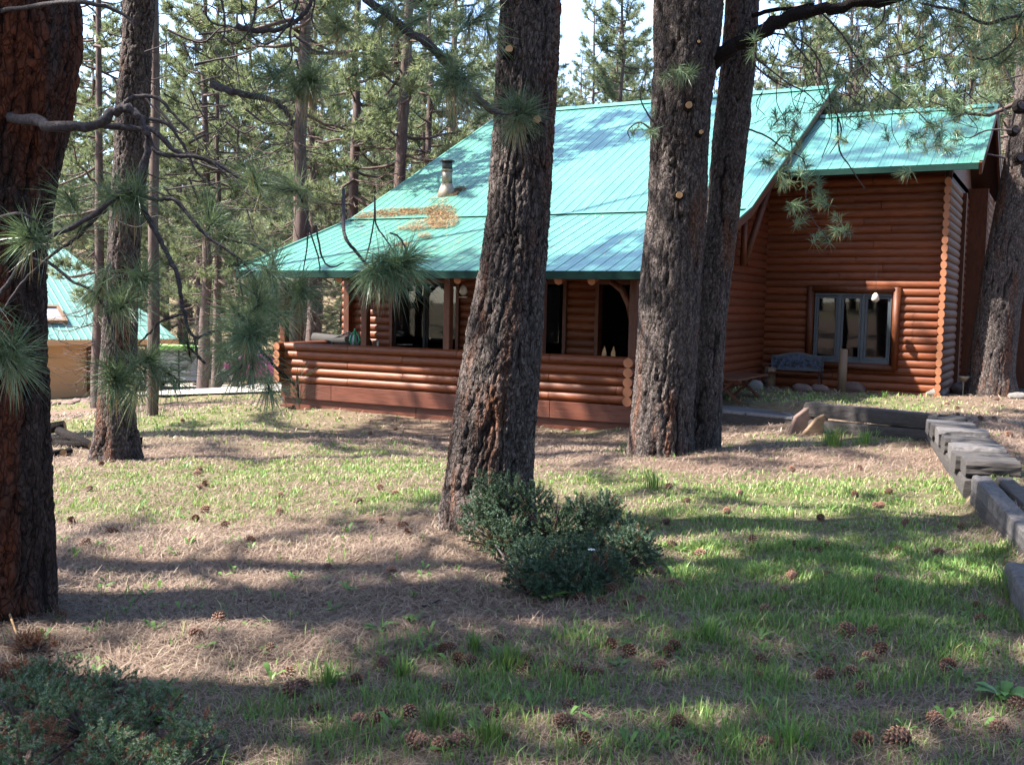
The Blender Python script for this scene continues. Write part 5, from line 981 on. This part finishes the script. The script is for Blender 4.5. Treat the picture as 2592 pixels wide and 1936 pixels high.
stone(2575, 1008, .35, .25, .16, 'pale rock right of the leaning pine root', 'greyrock'); stone(2160, 992, .5, .3, .26, 'flat rock leaning on the wall right of the log post', 'rock', .25); stone(2030, 990, .4, .25, .2, 'dark rock under the floral bench', 'rock'); stone(2075, 990, .35, .25, .18, 'rock by the right legs of the floral bench', 'rock'); stone(1905, 985, .35, .25, .3, 'white-grey rock beneath the wooden table', 'greyrock')
stone(1175, 1345, .35, .22, .12, 'pale flat stone half buried left of the middle juniper', 'rock', .4)
for k in range(16): stone(100+k*11+r_.uniform(-4, 4), 1030-k*1.0+r_.uniform(-3, 3), r_.uniform(.25, .5), .3, r_.uniform(.12, .25), 'small stone in the border along the orange garage wall', 'rock', .3)
for o_ in bpy.data.objects:
    if o_.get('label') == 'small stone in the border along the orange garage wall': o_['group'] = 'stones bordering the garage'
# the leaning slab and split log at the walkway end
def slab(px, py, pts, th, lab, mat, name, yaw=.0):
    p = G(px, py); b = MB(); rt = np.array([math.cos(YAW+yaw), math.sin(YAW+yaw), 0]); fw = np.array([-math.sin(YAW+yaw), math.cos(YAW+yaw), 0]); n = len(pts)
    f_ = [p+rt*a+np.array([0, 0, z]) for a, z in pts]; k_ = [q+fw*th for q in f_]; b.add(f_+k_, [tuple(range(n)), tuple(range(n, 2*n))[::-1]]+[(i, n+i, n+(i+1) % n, (i+1) % n) for i in range(n)]); o = b.build(name, M[mat], bevel=.02); return o
tag(slab(2030, 1095, [(-.18, -.03), (.12, -.03), (.28, .24), (.34, .40), (.27, .42), (.10, .38), (-.10, .22)], .12, '', 'rock', 'rock_slab'), 'brown wedge-shaped rock slab leaning on the end of the boardwalk', 'rock')
tag(slab(2062, 1102, [(-.20, -.03), (.10, -.03), (.20, .28), (.15, .31), (.02, .24)], .09, '', 'splitwood', 'split_log'), 'light split log leaning against the dark horizontal timber', 'split log')
# boardwalk -----------------------------------------------------------------------
p0, p1 = G(1760, 1062), G(2018, 1072); q0 = G(1760, 1032); q1 = G(1985, 1040)
BW = thing('boardwalk', 'low grey plank boardwalk between the twin pines and the leaning slab', 'boardwalk', (p0[0], p0[1], p0[2]))
nr = 4
for k in range(nr):
    a = p0+(q0-p0)*(k+.5)/nr; e = p1+(q1-p1)*(k+.5)/nr; wd = np.linalg.norm((q0-p0)[:2])/nr-.02; h = .17
    a = np.array([a[0], a[1], p0[2]+h]); e = np.array([e[0], e[1], p0[2]+h]); 
    for u, v_ in ((0, .55), (.56, 1.0)) if k % 2 == 0 else ((0, .35), (.36, 1.0)): MB().bar(a+(e-a)*u, a+(e-a)*v_, wd, .04).build('plank', M['plank'], BW, bevel=.004)
b = MB(); b.bar(p0+np.array([0, 0, .06]), np.array([p1[0], p1[1], p0[2]+.06]), .06, .17); b.build('edge_beam', M['timber'], BW)
# timbers of the edging -----------------------------------------------------------
def timber(a, b_, w_, h_, lab, mat='timber', name='timber', n=12):
    a = np.array(a, float); b_ = np.array(b_, float); d = unit(b_-a); sd = unit(np.cross(d, [0, 0, 1.])); up = np.cross(sd, d); r_ = np.random.default_rng(abs(int(a[0]*100+a[1]*37+a[2]*11))); V = []; m = 4*4
    for i in range(n+1):
        c = a+(b_-a)*i/n
        for j in range(m):
            s_ = j//4; f_ = (j % 4)/4*2-1; u, v_ = [(f_, -1), (1, f_), (-f_, 1), (-1, -f_)][s_]
            k = 1-.10*(abs(u)*abs(v_))**3; g_ = -.10 if (abs(u) < .3 and v_ > .9 and r_.random() < .8) else 0
            V.append(c+sd*u*w_/2*k*(1+r_.uniform(-.05, .05))+up*(v_*k+g_)*h_/2*(1+r_.uniform(-.05, .05)))
    b = MB(); b.add(V, [(i*m+j, i*m+(j+1) % m, (i+1)*m+(j+1) % m, (i+1)*m+j) for i in range(n) for j in range(m)]+[tuple(range(m))[::-1], tuple(n*m+j for j in range(m))]); o = b.build(name, M[mat], bevel=.006); return tag(o, lab, 'timber')
def tz(p, h): return np.array([p[0], p[1], p[2]+h])
A0 = G(2052, 1090); A1 = G(2385, 1112)
Lo = base_h
A0[2] = float(base_h(A0[0], A0[1])[0]); A1[2] = float(base_h(A1[0], A1[1])[0])
timber(tz(A0, .08), tz(A1, .07), .2, .16, 'lower brown timber lying under the dark horizontal one')
timber(tz(A0, .30)+(A0-A1)*.02, tz(A1, .24), .19, .20, 'long dark sawn timber lying level in front of the wing')
Bs = [G(2345, 1118), G(2375, 1165), G(2405, 1210), G(2432, 1262)]
for q in Bs: q[2] = float(base_h(q[0]-.05, q[1]-.05)[0])
dirn = unit((Bs[-1]-Bs[0])*[1, 1, 0]); perp = np.array([dirn[1], -dirn[0], 0]); perp = perp if perp[0] > 0 else -perp
for k in range(7):
    f_ = k/6; c = Bs[0]+(Bs[-1]-Bs[0])*f_; r1 = random.uniform(-.03, .03)
    timber(tz(c, .0)+perp*(.0+r1), tz(c, .17+.02*(k % 3))+perp*(.0+r1), .13, .13, ['first', 'second', 'third', 'fourth', 'fifth', 'sixth', 'seventh'][k]+' short upright stake along the left face of the stacked edging, counted from the house', name='stake', n=3)
SL = ['cross sleeper nearest the house on top of the stacked edging', 'second cross sleeper from the house on the stacked edging', 'third cross sleeper from the house on the stacked edging', 'fourth cross sleeper from the house on the stacked edging', 'fifth cross sleeper from the house on the stacked edging, pale with lichen', 'sixth cross sleeper from the house on the stacked edging', 'seventh cross sleeper from the house, set a little higher', 'eighth cross sleeper from the house, pale-topped', 'ninth cross sleeper from the house, next to the blunt end one', 'big blunt-ended sleeper at the near end of the stacked edging']
LB = np.linalg.norm(Bs[-1]-Bs[0])
for k in range(10):
    f_ = (k+.2)/9.6; c = Bs[0]+(Bs[-1]-Bs[0])*f_+perp*.2; h = .25+random.uniform(-.02, .03)+(.03 if k == 9 else 0); e1, e2 = random.uniform(-.05, .04), random.uniform(-.04, .05)
    timber(tz(c, h)-perp*(.20+e1), tz(c, h+random.uniform(-.02, .02))+perp*(.22+e2), LB/9.6*1.02+(.03 if k == 9 else 0), random.uniform(.14, .18), SL[k], mat='timberlight' if k in (1, 4, 7) else 'timber', name='timber', n=4)
timber(tz(Bs[0], .10)+perp*.10-dirn*.1, tz(Bs[-1], .10)+perp*.10+dirn*.12, .2, .18, 'lengthwise timber under the cross sleepers')
C0 = G(2480, 1262); C1 = G(2660, 1405); C0[2] = float(base_h(C0[0], C0[1])[0])+.02; C1[2] = float(base_h(C1[0], C1[1])[0])
timber(tz(C0, .17), tz(C1, .13), .14, .15, 'long grey weathered timber running to the right edge, left of its twin', mat='timberlight')
timber(tz(C0, .18)+perp*.17, tz(C1, .14)+perp*.17, .13, .14, 'grey weathered timber beside its twin, on the path side', mat='timber')
timber(tz(C0, .05), tz(C1, .03), .15, .14, 'half-buried timber under the long grey one')
D0 = G(2585, 1490); D1_ = G(2700, 1680); timber(tz(D0, .07), tz(D1_, .05), .2, .18, 'short lichened timber at the right edge nearest the viewer', mat='timberlight')
p = P(2590, 1338, C0@F-.4); b = MB(); b.tube([p-R*.0, p-R*.0+np.array([0, 0, .06])], [.03, .034], 12); b.tube([p+np.array([0, 0, .06]), p+np.array([0, 0, .075])], [.02, .02], 12, m=1); tag(b.build('red_cup', [M['red'], M['white']], smooth=True), 'small red object lying on the timber at the right edge', 'cup')
# firewood left ---------------------------------------------------------------------
def logp(pts, r, lab, m='splitwood'):
    r = r*.78; pts = [(a, c, h*.75) for a, c, h in pts]
    q = [np.array(G(a, c))+[0, 0, h] for a, c, h in pts]; b = MB(); b.tube(q, r, 9, wob=.12, m=0, capm=1); tag(b.build('firewood', [M['bark'], M['cutwood']], smooth=True), lab, 'firewood')
logp([(112, 1112, .20), (165, 1108, .24)], .10, 'pale split log on top of the small woodpile left of the flared pine'); logp([(100, 1128, .08), (190, 1130, .10)], .09, 'dark log at the front of the small woodpile'); logp([(150, 1120, .22), (235, 1140, .08)], .08, 'bark-covered log sloping to the flared pine from the woodpile')
logp([(110, 1160, .05), (160, 1152, .05)], .06, 'pale log lying in front of the woodpile'); logp([(140, 1130, .05), (225, 1136, .05)], .07, 'brown log under the sloping one in the woodpile'); logp([(160, 1155, .05), (176, 1150, .06)], .06, 'short reddish chunk right of the pale log in front')
logp([(350, 1130, .0), (352, 1130, .18)], .06, 'small upright stump at the right foot of the flared pine')
# ------------------------------------------------------------------ garden furniture
def yawthing(name, lab, cat, px, py, rz): p = G(px, py); return thing(name, lab, cat, (p[0], p[1], p[2]), rz), p
# floral bench against the wing wall
pz = onY(2008, 995, YW-.55); gz = g1(pz[0], pz[1]); W2 = .60
BN = thing('garden_bench', 'garden bench with a blue floral back panel and black iron legs under the window wall', 'bench', (pz[0]+.02, YW-.55, gz), .03); BN.scale = (.84, .84, .72)
b = MB(); bw = W2; arc = lambda x: .86+.10*math.cos(x/bw*math.pi/2)**2
xs_ = np.linspace(-bw, bw, 15)
for a, e in zip(xs_[:-1], xs_[1:]): b.bar((a, .12+.06, arc(a)), (e, .18, arc(e)), .035, .05)
b.bar((-bw, .18, .50), (bw, .18, .50), .035, .05); b.bar((-bw, .18, .50), (-bw, .18, arc(bw)), .035, .05, up=(0, 1, 0)); b.bar((bw, .18, .50), (bw, .18, arc(bw)), .035, .05, up=(0, 1, 0)); b.build('back_frame', M['paleframe'], BN, world=False)
b = MB(); vs = [(x, .178, .52) for x in xs_]+[(x, .178, arc(x)-.02) for x in xs_]; b.add(vs, [(i, i+1, 16+i, 15+i) for i in range(14)]); bp = b.build('back_panel', M['bluepanel'], BN, world=False)
b = MB()
for k in range(46):        # cast leaves and blooms of the panel
    x = random.uniform(-.55, .55); z = random.uniform(.55, .80); 
    for a in range(5): b.box((x+.022*math.cos(a*1.257), .165, z+.022*math.sin(a*1.257)), (.028, .008, .012), ry=-a*1.257)
b.build('flowers', M['iron'], bp, world=False)['kind'] = 'stuff'
for k in range(5): MB().bb(-bw, bw, -.28+k*.085, -.28+k*.085+.07, .40, .425).build('slat', M['trim'], BN, world=False, bevel=.004)
for s in (-1, 1):
    b = MB(); b.tube([(s*bw, -.27, .39), (s*bw, -.24, .2), (s*bw*1.02, -.33, 0)], .014, 6); b.tube([(s*bw, .14, .9), (s*bw, .12, .42), (s*bw, .13, .2), (s*bw, .24, 0)], .014, 6); b.tube([(s*bw, -.27, .39), (s*bw, -.28, .58), (s*bw, -.1, .62), (s*bw, .12, .6)], .013, 6); b.tube([(s*bw, -.27, .39), (s*bw, .12, .41)], .012, 6); b.tube([(s*bw, -.24, .2), (s*bw, -.05, .3), (s*bw, .12, .2)], .009, 6); b.build('leg', M['iron'], BN, smooth=True, world=False)
# trestle table against the end wall
tp = onX(1885, 1000, XE+.75); tgz = g1(tp[0], tp[1]); TB = thing('trestle_bench', 'rough wooden trestle table with crossed legs against the cabin end wall', 'table', (XE+.62, tp[1]-.1, tgz)); TB.scale = (1, 1, .8)
for k in range(3): MB().bb(-.30+k*.205, -.30+k*.205+.195, -.95, .95, .50, .54).build('plank', M['trim'], TB, world=False, bevel=.005)
for y_ in (-.62, .62):
    for s in (-1, 1): MB().bar((s*.26, y_+s*.02, 0), (-s*.16, y_+s*.02, .50), .035, .10, up=(0, 1, 0)).build('leg', M['trim'], TB, world=False)
    MB().bar((-.25, y_, .46), (.25, y_, .46), .04, .07).build('cleat', M['trim'], TB, world=False)
# stump between table and bench, log post before the window
sp_ = G(1948, 975); s2 = onY(1948, 968, YW-.45); b = MB(); b.tube([(s2[0], YW-.45, g1(s2[0], YW-.45)-.05), (s2[0], YW-.45, g1(s2[0], YW-.45)+.42)], [.12, .11], 12, capm=1); tag(b.build('stump', [M['splitwood'], M['cutwood']], smooth=True), 'short upright log stump between the trestle table and the floral bench', 'stump')
lp = onY(2130, 990, YW-.75); gz = g1(lp[0], YW-.75); zt2 = onY(2133, 884, YW-.75)[2]; b = MB(); b.tube([(lp[0], YW-.75, gz-.1), (lp[0]+.01, YW-.75, zt2)], [.085, .078], 14, capm=1); tag(b.build('log_post', [M['post'], M['cutwood']], smooth=True), 'peeled log post standing in front of the wing window', 'post')
# hanging bird feeder by the window, glass feeder on the porch
def feeder(px, py, Yv, lab, s=1., top=.5):
    p = onY(px, py, Yv); b = MB(); x, y, z = p; b.tube([(x, y, z-.10*s), (x, y, z-.05*s), (x, y, z+.03*s), (x, y, z+.08*s)], [.03*s, .075*s, .06*s, .02*s], 14); o = b.build('bird_feeder', M['ceramic'], smooth=True); tag(o, lab, 'feeder')
    MB().tube([(x, y, z+.07*s), (x, y, z+top)], .004, 5).build('cord', M['iron'], o, world=True)
feeder(2216, 752, YW-.50, 'pale egg-shaped feeder hanging in the sun in front of the wing window', 1., .75)
feeder(1173, 733, YP+.25, 'glass feeder hanging from the porch eave left of the middle trunk', 1., .32)
b = MB(); p = onY(1172, 752, YP+.25); b.tube([p-np.array([0, 0, .012]), p+np.array([0, 0, .012])], .075, 14); b.tube([p, p+np.array([0, 0, .09])], .006, 5); tag(b.build('feeder_tray', M['ceramic'], smooth=True), 'round white tray hanging just under the glass feeder on the porch', 'tray')
# things on the porch
p = onY(898, 873, YP+.18); ft = thing('garden_lantern', 'green pointed lantern-like garden ornament standing on the porch railing', 'ornament', (p[0], p[1], zr+.0)); ft.scale = (.85, .85, .85); s = .21
for a in range(6):
    t = a*math.pi/3; b = MB(); b.tube([(math.cos(t)*.07, math.sin(t)*.07, 0), (math.cos(t)*.125, math.sin(t)*.125, .10), (math.cos(t)*.09, math.sin(t)*.09, .22), (0, 0, .32)], .016, 6); b.build('rib', M['greenplastic'], ft, smooth=True, world=False)
b = MB(); b.tube([(0, 0, 0), (0, 0, .22)], [.085, .05], 10); b.build('lamp', M['greytarp'], ft, smooth=True, world=False); b = MB(); b.tube([(0, 0, .30), (0, 0, .38)], [.03, .006], 8); b.build('finial', M['greenplastic'], ft, smooth=True, world=False)
p = onY(868, 870, YP+1.2); gr = thing('kettle_grill', 'dark round grill with raised hooped lid behind the left part of the railing', 'grill', (p[0], p[1], FL)); b = MB(); b.tube([(0, 0, .55), (0, 0, .62), (0, 0, .75)], [.12, .27, .30], 16); b.build('bowl', M['black'], gr, smooth=True, world=False)
for k in range(3):
    b = MB(); b.tube([(-.31+k*.02, k*.07, .74), (-.24, k*.07+.02, .93), (0, k*.07+.05, 1.03+.02*k), (.24, k*.07+.02, .93), (.31, k*.07, .74)], .014, 6); b.build('hoop', M['black'], gr, smooth=True, world=False)
for a in range(3): b = MB(); b.tube([(math.cos(a*2.1)*.14, math.sin(a*2.1)*.14, .58), (math.cos(a*2.1)*.27, math.sin(a*2.1)*.27, 0)], .012, 6); b.build('leg', M['black'], gr, smooth=True, world=False)
p = onY(950, 875, YP+.35); b = MB(); b.tube([(p[0], p[1], FL), (p[0], p[1], zr-.02)], .02, 6); b.box((p[0], p[1], zr+.03), (.10, .05, .12)); b.box((p[0]+.05, p[1], zr+.0), (.035, .04, .16), m=1); tag(b.build('porch_tool', [M['trim'], M['white']]), 'small brown and white item on a stand behind the railing right of the green lantern', 'tool')
for k, px in enumerate((1528, 1551)):
    p = onY(px, 893, YP+.22); o = MB(); o.add([(p[0]-.045, p[1], zr-.35), (p[0]+.045, p[1], zr-.35), (p[0]+.04, p[1], zr+.06), (p[0]+.012, p[1], zr+.16), (p[0]-.03, p[1], zr+.05), (p[0]-.045, p[1]+.02, zr-.35), (p[0]+.045, p[1]+.02, zr-.35), (p[0]+.04, p[1]+.02, zr+.06), (p[0]+.012, p[1]+.02, zr+.16), (p[0]-.03, p[1]+.02, zr+.05)], [(0, 1, 2, 3, 4), (9, 8, 7, 6, 5), (0, 5, 6, 1), (1, 6, 7, 2), (2, 7, 8, 3), (3, 8, 9, 4), (4, 9, 5, 0)])
    tag(o.build('pointed_picket', M['cutwood']), ('left', 'right')[k]+' of two pale pointed pickets showing over the railing before the dark doorway', 'picket')
p = onY(700, 868, YP+.5); MBc = MB(); MBc.tube([(p[0]+.3, p[1]+.8, zr+.06), (p[0]+1.7, p[1]+.8, zr+-.02)], .10, 10); tag(MBc.build('rolled_mat', M['dark'], smooth=True), 'dark rolled cover lying along the left side of the porch behind the railing', 'cover')
# solar stake light by the leaning pine
p = G(2437, 1000); sl = thing('stake_light', 'little grey stake light at the left root of the leaning pine', 'garden light', tuple(p)); b = MB(); b.tube([(0, 0, 0), (0, 0, .28)], .012, 6); b.build('stake', M['steel'], sl, world=False); b = MB(); b.tube([(0, 0, .26), (0, 0, .33), (0, 0, .36)], [.05, .10, .11], 12); b.build('lamp_head', M['steel'], sl, smooth=True, world=False)
# roof needle drifts --------------------------------------------------------------
def drift(name, pts, lab, n, upper, parent_z=.03):
    V, Fc, T = [], [], []; m_ = mup if upper else (ZB-ZE)/(YB-YE); y0, z0 = (YB, ZB)
    tot = 0; r_ = np.random.default_rng(int(pts[0][0])); P_ = []
    for px, py, rx, ry, k in pts:
        a = r_.uniform(0, 6.28, k); q = np.sqrt(r_.random(k)); X_ = px+np.cos(a)*rx*q; Y_ = py+np.sin(a)*ry*q-(np.cos(a)*rx*q)*.10*0
        for x_, y_ in zip(X_, Y_):
            p = onS(x_, y_, y0, z0, m_); up_ = p[1] > YB
            if up_ and not upper: p = onS(x_, y_, y0, z0, mup)
            P_.append(p+[0, 0, .035+.03*r_.random()])
    P_ = np.array(P_); n = len(P_); a = r_.uniform(0, 6.28, n); l = r_.uniform(.06, .13, n); d = np.stack([np.cos(a)*l, np.sin(a)*l, np.sin(a)*l*.35+r_.normal(size=n)*.015], 1); s = np.stack([-np.sin(a), np.cos(a), 0*a], 1)*.0045
    V = np.stack([P_-s, P_+s, P_+d], 1).reshape(-1, 3); o = link(name, mesh_np(name, V, np.arange(n*3).reshape(-1, 3), M['drift'], {'t': np.repeat(r_.uniform(.0, 1, n), 3)})); tag(o, lab, 'needles', kind='stuff')
drift('needle_drift', [(960, 548, 55, 8, 900), (1010, 542, 60, 10, 1200), (1070, 540, 60, 10, 1200), (1115, 540, 40, 18, 1400), (1120, 562, 42, 20, 1800), (1080, 572, 50, 12, 900), (1040, 582, 35, 6, 400), (920, 555, 25, 4, 300), (1075, 602, 20, 6, 260), (1020, 625, 22, 7, 260), (1000, 600, 200, 60, 500), (1450, 600, 230, 60, 300), (1500, 400, 240, 90, 200), (1050, 450, 120, 60, 200), (1100, 640, 150, 25, 200)], 'drift of tan fallen needles on the lower left of the green roof', 0, False)
drift('needle_drift', [(1140, 492, 22, 10, 700), (1165, 483, 14, 6, 300), (1110, 512, 25, 8, 160)], 'small pile of fallen needles caught at the stove pipe', 0, True)
# ------------------------------------------------------------------ the garage and the cars
ww_ = np.array([.319, .947, 0]); ww_ /= np.linalg.norm(ww_); dd_ = np.array([-.947, .319, 0]); dd_ /= np.linalg.norm(dd_)
E1 = P(452, 858, 46.0)
# eave runs from E1 towards the viewer on the left
def on_line(px, E, d_):
    best = None
    for t in np.linspace(0, 40, 4000):
        q = E-d_*t; v = q; pxx = 1296+FPX*(v@R)/(v@F)
        if pxx < px: return q
    return q
E0 = on_line(20, E1, ww_); Wl = on_line(262, E1, ww_)
GA = thing('garage', 'orange stucco garage with a pale green metal roof and small skylight', 'garage', (Wl[0], Wl[1], -4.0))
zE = E1[2]; rise = .62; dep = 6.5
b = MB(); a, e = E0+dd_*.6, Wl+dd_*.6; b.add([(*a[:2], -5.0), (*e[:2], -5.0), (*e[:2], zE-.05), (*a[:2], zE-.05), (*(a+dd_*9)[:2], -5.0), (*(e+dd_*9)[:2], -5.0), (*(e+dd_*9)[:2], zE-.05), (*(a+dd_*9)[:2], zE-.05)], [(0, 1, 2, 3), (1, 5, 6, 2), (5, 4, 7, 6), (4, 0, 3, 7)]); b.build('wall', M['stucco'], GA)
top0, top1 = E0+dd_*dep+np.array([0, 0, dep*rise]), E1+dd_*dep+np.array([0, 0, dep*rise])-ww_*2.6
hip = E1-ww_*0
b = MB(); b.add([E0, E1, top1, top0, E0+dd_*2*dep, E1+dd_*2*dep], [(0, 1, 2, 3), (3, 2, 5, 4), (1, 5, 2)]); GR = b.build('roof', M['garroof'], GA)
L_ = np.linalg.norm(E1-E0); nrib = int(L_/.3)
hd = top1-E1; 
for k in range(nrib):
    s = E0+ww_*(k+.5)*.3; rest = L_-(k+.5)*.3; ln = dep if rest > 2.6 else dep*rest/2.6; MB().bar(s+np.array([0, 0, .02]), s+dd_*ln+np.array([0, 0, ln*rise+.02]), .03, .035).build('roof_rib', M['garroof'], GR)
b = MB(); b.bar(E0-np.array([0, 0, .12]), E1-np.array([0, 0, .12]), .06, .24); b.build('fascia', M['stucco'], GA)
sk = P(132, 800, 38); 
b = MB()
def on_roof(px, py): v = ray(px, py); n_ = np.cross(ww_, dd_+np.array([0, 0, rise])); return v*(n_@E1)/(n_@v)
c = on_roof(128, 800); up_ = unit(dd_+np.array([0, 0, rise])); n_ = np.cross(ww_, up_)
def skq(u, v_, h): return c+ww_*u+up_*v_+n_*h
SK = MB(); 
for (u0, u1, v0, v1) in ((-.5, .5, -.62, -.48), (-.5, .5, .48, .62), (-.5, -.36, -.48, .48), (.36, .5, -.48, .48)):
    SK.add([skq(u, v_, h) for h in (.02, .18) for v_ in (v0, v1) for u in (u0, u1)], [(0, 2, 3, 1), (4, 5, 7, 6), (0, 1, 5, 4), (2, 6, 7, 3), (0, 4, 6, 2), (1, 3, 7, 5)])
sko = SK.build('skylight', M['splitwood'], GA); MB().add([skq(-.36, -.48, .12), skq(.36, -.48, .12), skq(.36, .48, .12), skq(-.36, .48, .12)], [(0, 1, 2, 3)]).build('pane', M['greytarp'], sko)
a = on_line(232, E1, ww_)+dd_*.5; b = MB(); b.bar((*a[:2], -3.1), (*(a+ww_*1.3)[:2], -3.1), .12, 1.9); b.build('door', M['trim'], GA)
for px in (300, 380, 449): a = on_line(px, E1, ww_)+dd_*.3; MB().bb(a[0]-.07, a[0]+.07, a[1]-.07, a[1]+.07, g1(a[0], a[1])-.1, zE-.1).build('post', M['splitwood'], GA)
# canopy and screen right of it
q0_, q1_ = P(404, 878, 42), P(500, 880, 42.5); cn = thing('canopy', 'lime green canopy strip over a grey screen beside the garage', 'canopy', (q0_[0], q0_[1], g1(q0_[0], q0_[1])))
b = MB(); b.bar(q0_, q1_, 1.6, .16); b.build('cover', M['greentarp'], cn)
b = MB(); b.bar(q0_-np.array([0, 0, .75]), q1_-np.array([0, 0, .75]), .05, 1.25); b.build('screen', M['greytarp'], cn)
for q in (q0_, (q0_+q1_)/2, q1_): MB().bb(q[0]-.04, q[0]+.04, q[1]-.04, q[1]+.04, g1(q[0], q[1])-.05, q[2]-.05).build('post', M['iron'], cn)
def car(label, px, py, rz, paint, d=None):
    p = G(px, py); o = thing('parked_car', label, 'car', (p[0], p[1], g1(p[0], p[1])), rz)
    prof = [(-2.15, .35), (-2.2, .62), (-2.05, .85), (-1.35, .93), (-.75, 1.38), (.55, 1.42), (1.35, .98), (2.0, .90), (2.2, .70), (2.2, .38)]
    b = MB(); n = len(prof); W3 = .85; V = []
    for y_, k in ((-W3, .0), (-W3*.97, 1), (W3*.97, 1), (W3, 0)): V += [(x, y_*(1 if z < 1 else .80), z) for x, z in prof]
    b.add(V, [(i, i+1, n+i+1, n+i) for i in range(n-1)]+[(n+i, n+i+1, 2*n+i+1, 2*n+i) for i in range(n-1)]+[(2*n+i, 2*n+i+1, 3*n+i+1, 3*n+i) for i in range(n-1)]+[tuple(range(n))[::-1], tuple(3*n+i for i in range(n))]); b.build('body', M[paint], o, world=False, bevel=.03)
    for s in (-1, 1):
        b = MB(); y_ = s*.775; b.add([(-1.15, y_+s*.06, .96), (-.68, y_-s*.06, 1.31), (-.12, y_-s*.06, 1.34), (-.12, y_+s*.07, .96)], [(0, 1, 2, 3)]); b.add([(-.02, y_+s*.07, .96), (-.02, y_-s*.06, 1.34), (.5, y_-s*.06, 1.33), (1.1, y_+s*.06, .97)], [(0, 1, 2, 3)]); b.build('window', M['glass'], o, world=False)
        for x in (-1.35, 1.35):
            t = MB().tube([(x, s*.66, .33), (x, s*.88, .33)], .33, 18).build('wheel', M['rubber'], o, world=False, smooth=True); MB().tube([(x, s*.87, .33), (x, s*.895, .33)], .2, 14).build('rim', M['steel'], t, world=False)
        MB().bb(-2.23, -2.12, s*.6-.14, s*.6+.14, .66, .80).build('tail_light', M['red'], o, world=False); MB().bb(2.12, 2.23, s*.6-.15, s*.6+.15, .62, .76).build('headlight', M['white'], o, world=False); MB().bb(2.10, 2.22, s*.72-.06, s*.72+.06, .5, .6).build('indicator', M['amber'], o, world=False)
    MB().add([(1.32, -.68, 1.0), (1.32, .68, 1.0), (.62, .6, 1.39), (.62, -.6, 1.39)], [(0, 1, 2, 3)]).build('windscreen', M['glass'], o, world=False)
    MB().bb(-2.27, -2.18, -.8, .8, .35, .5).build('bumper', M['black'], o, world=False); MB().bb(2.18, 2.27, -.8, .8, .35, .5).build('bumper', M['black'], o, world=False); return o
car('dark parked car half hidden behind the paired road trunks', 468, 984, YAW+.1, 'charcoal')
c = car('magenta parked car glimpsed left of the porch railing', 650, 975, YAW+.2, 'pink'); c.location.z += .15
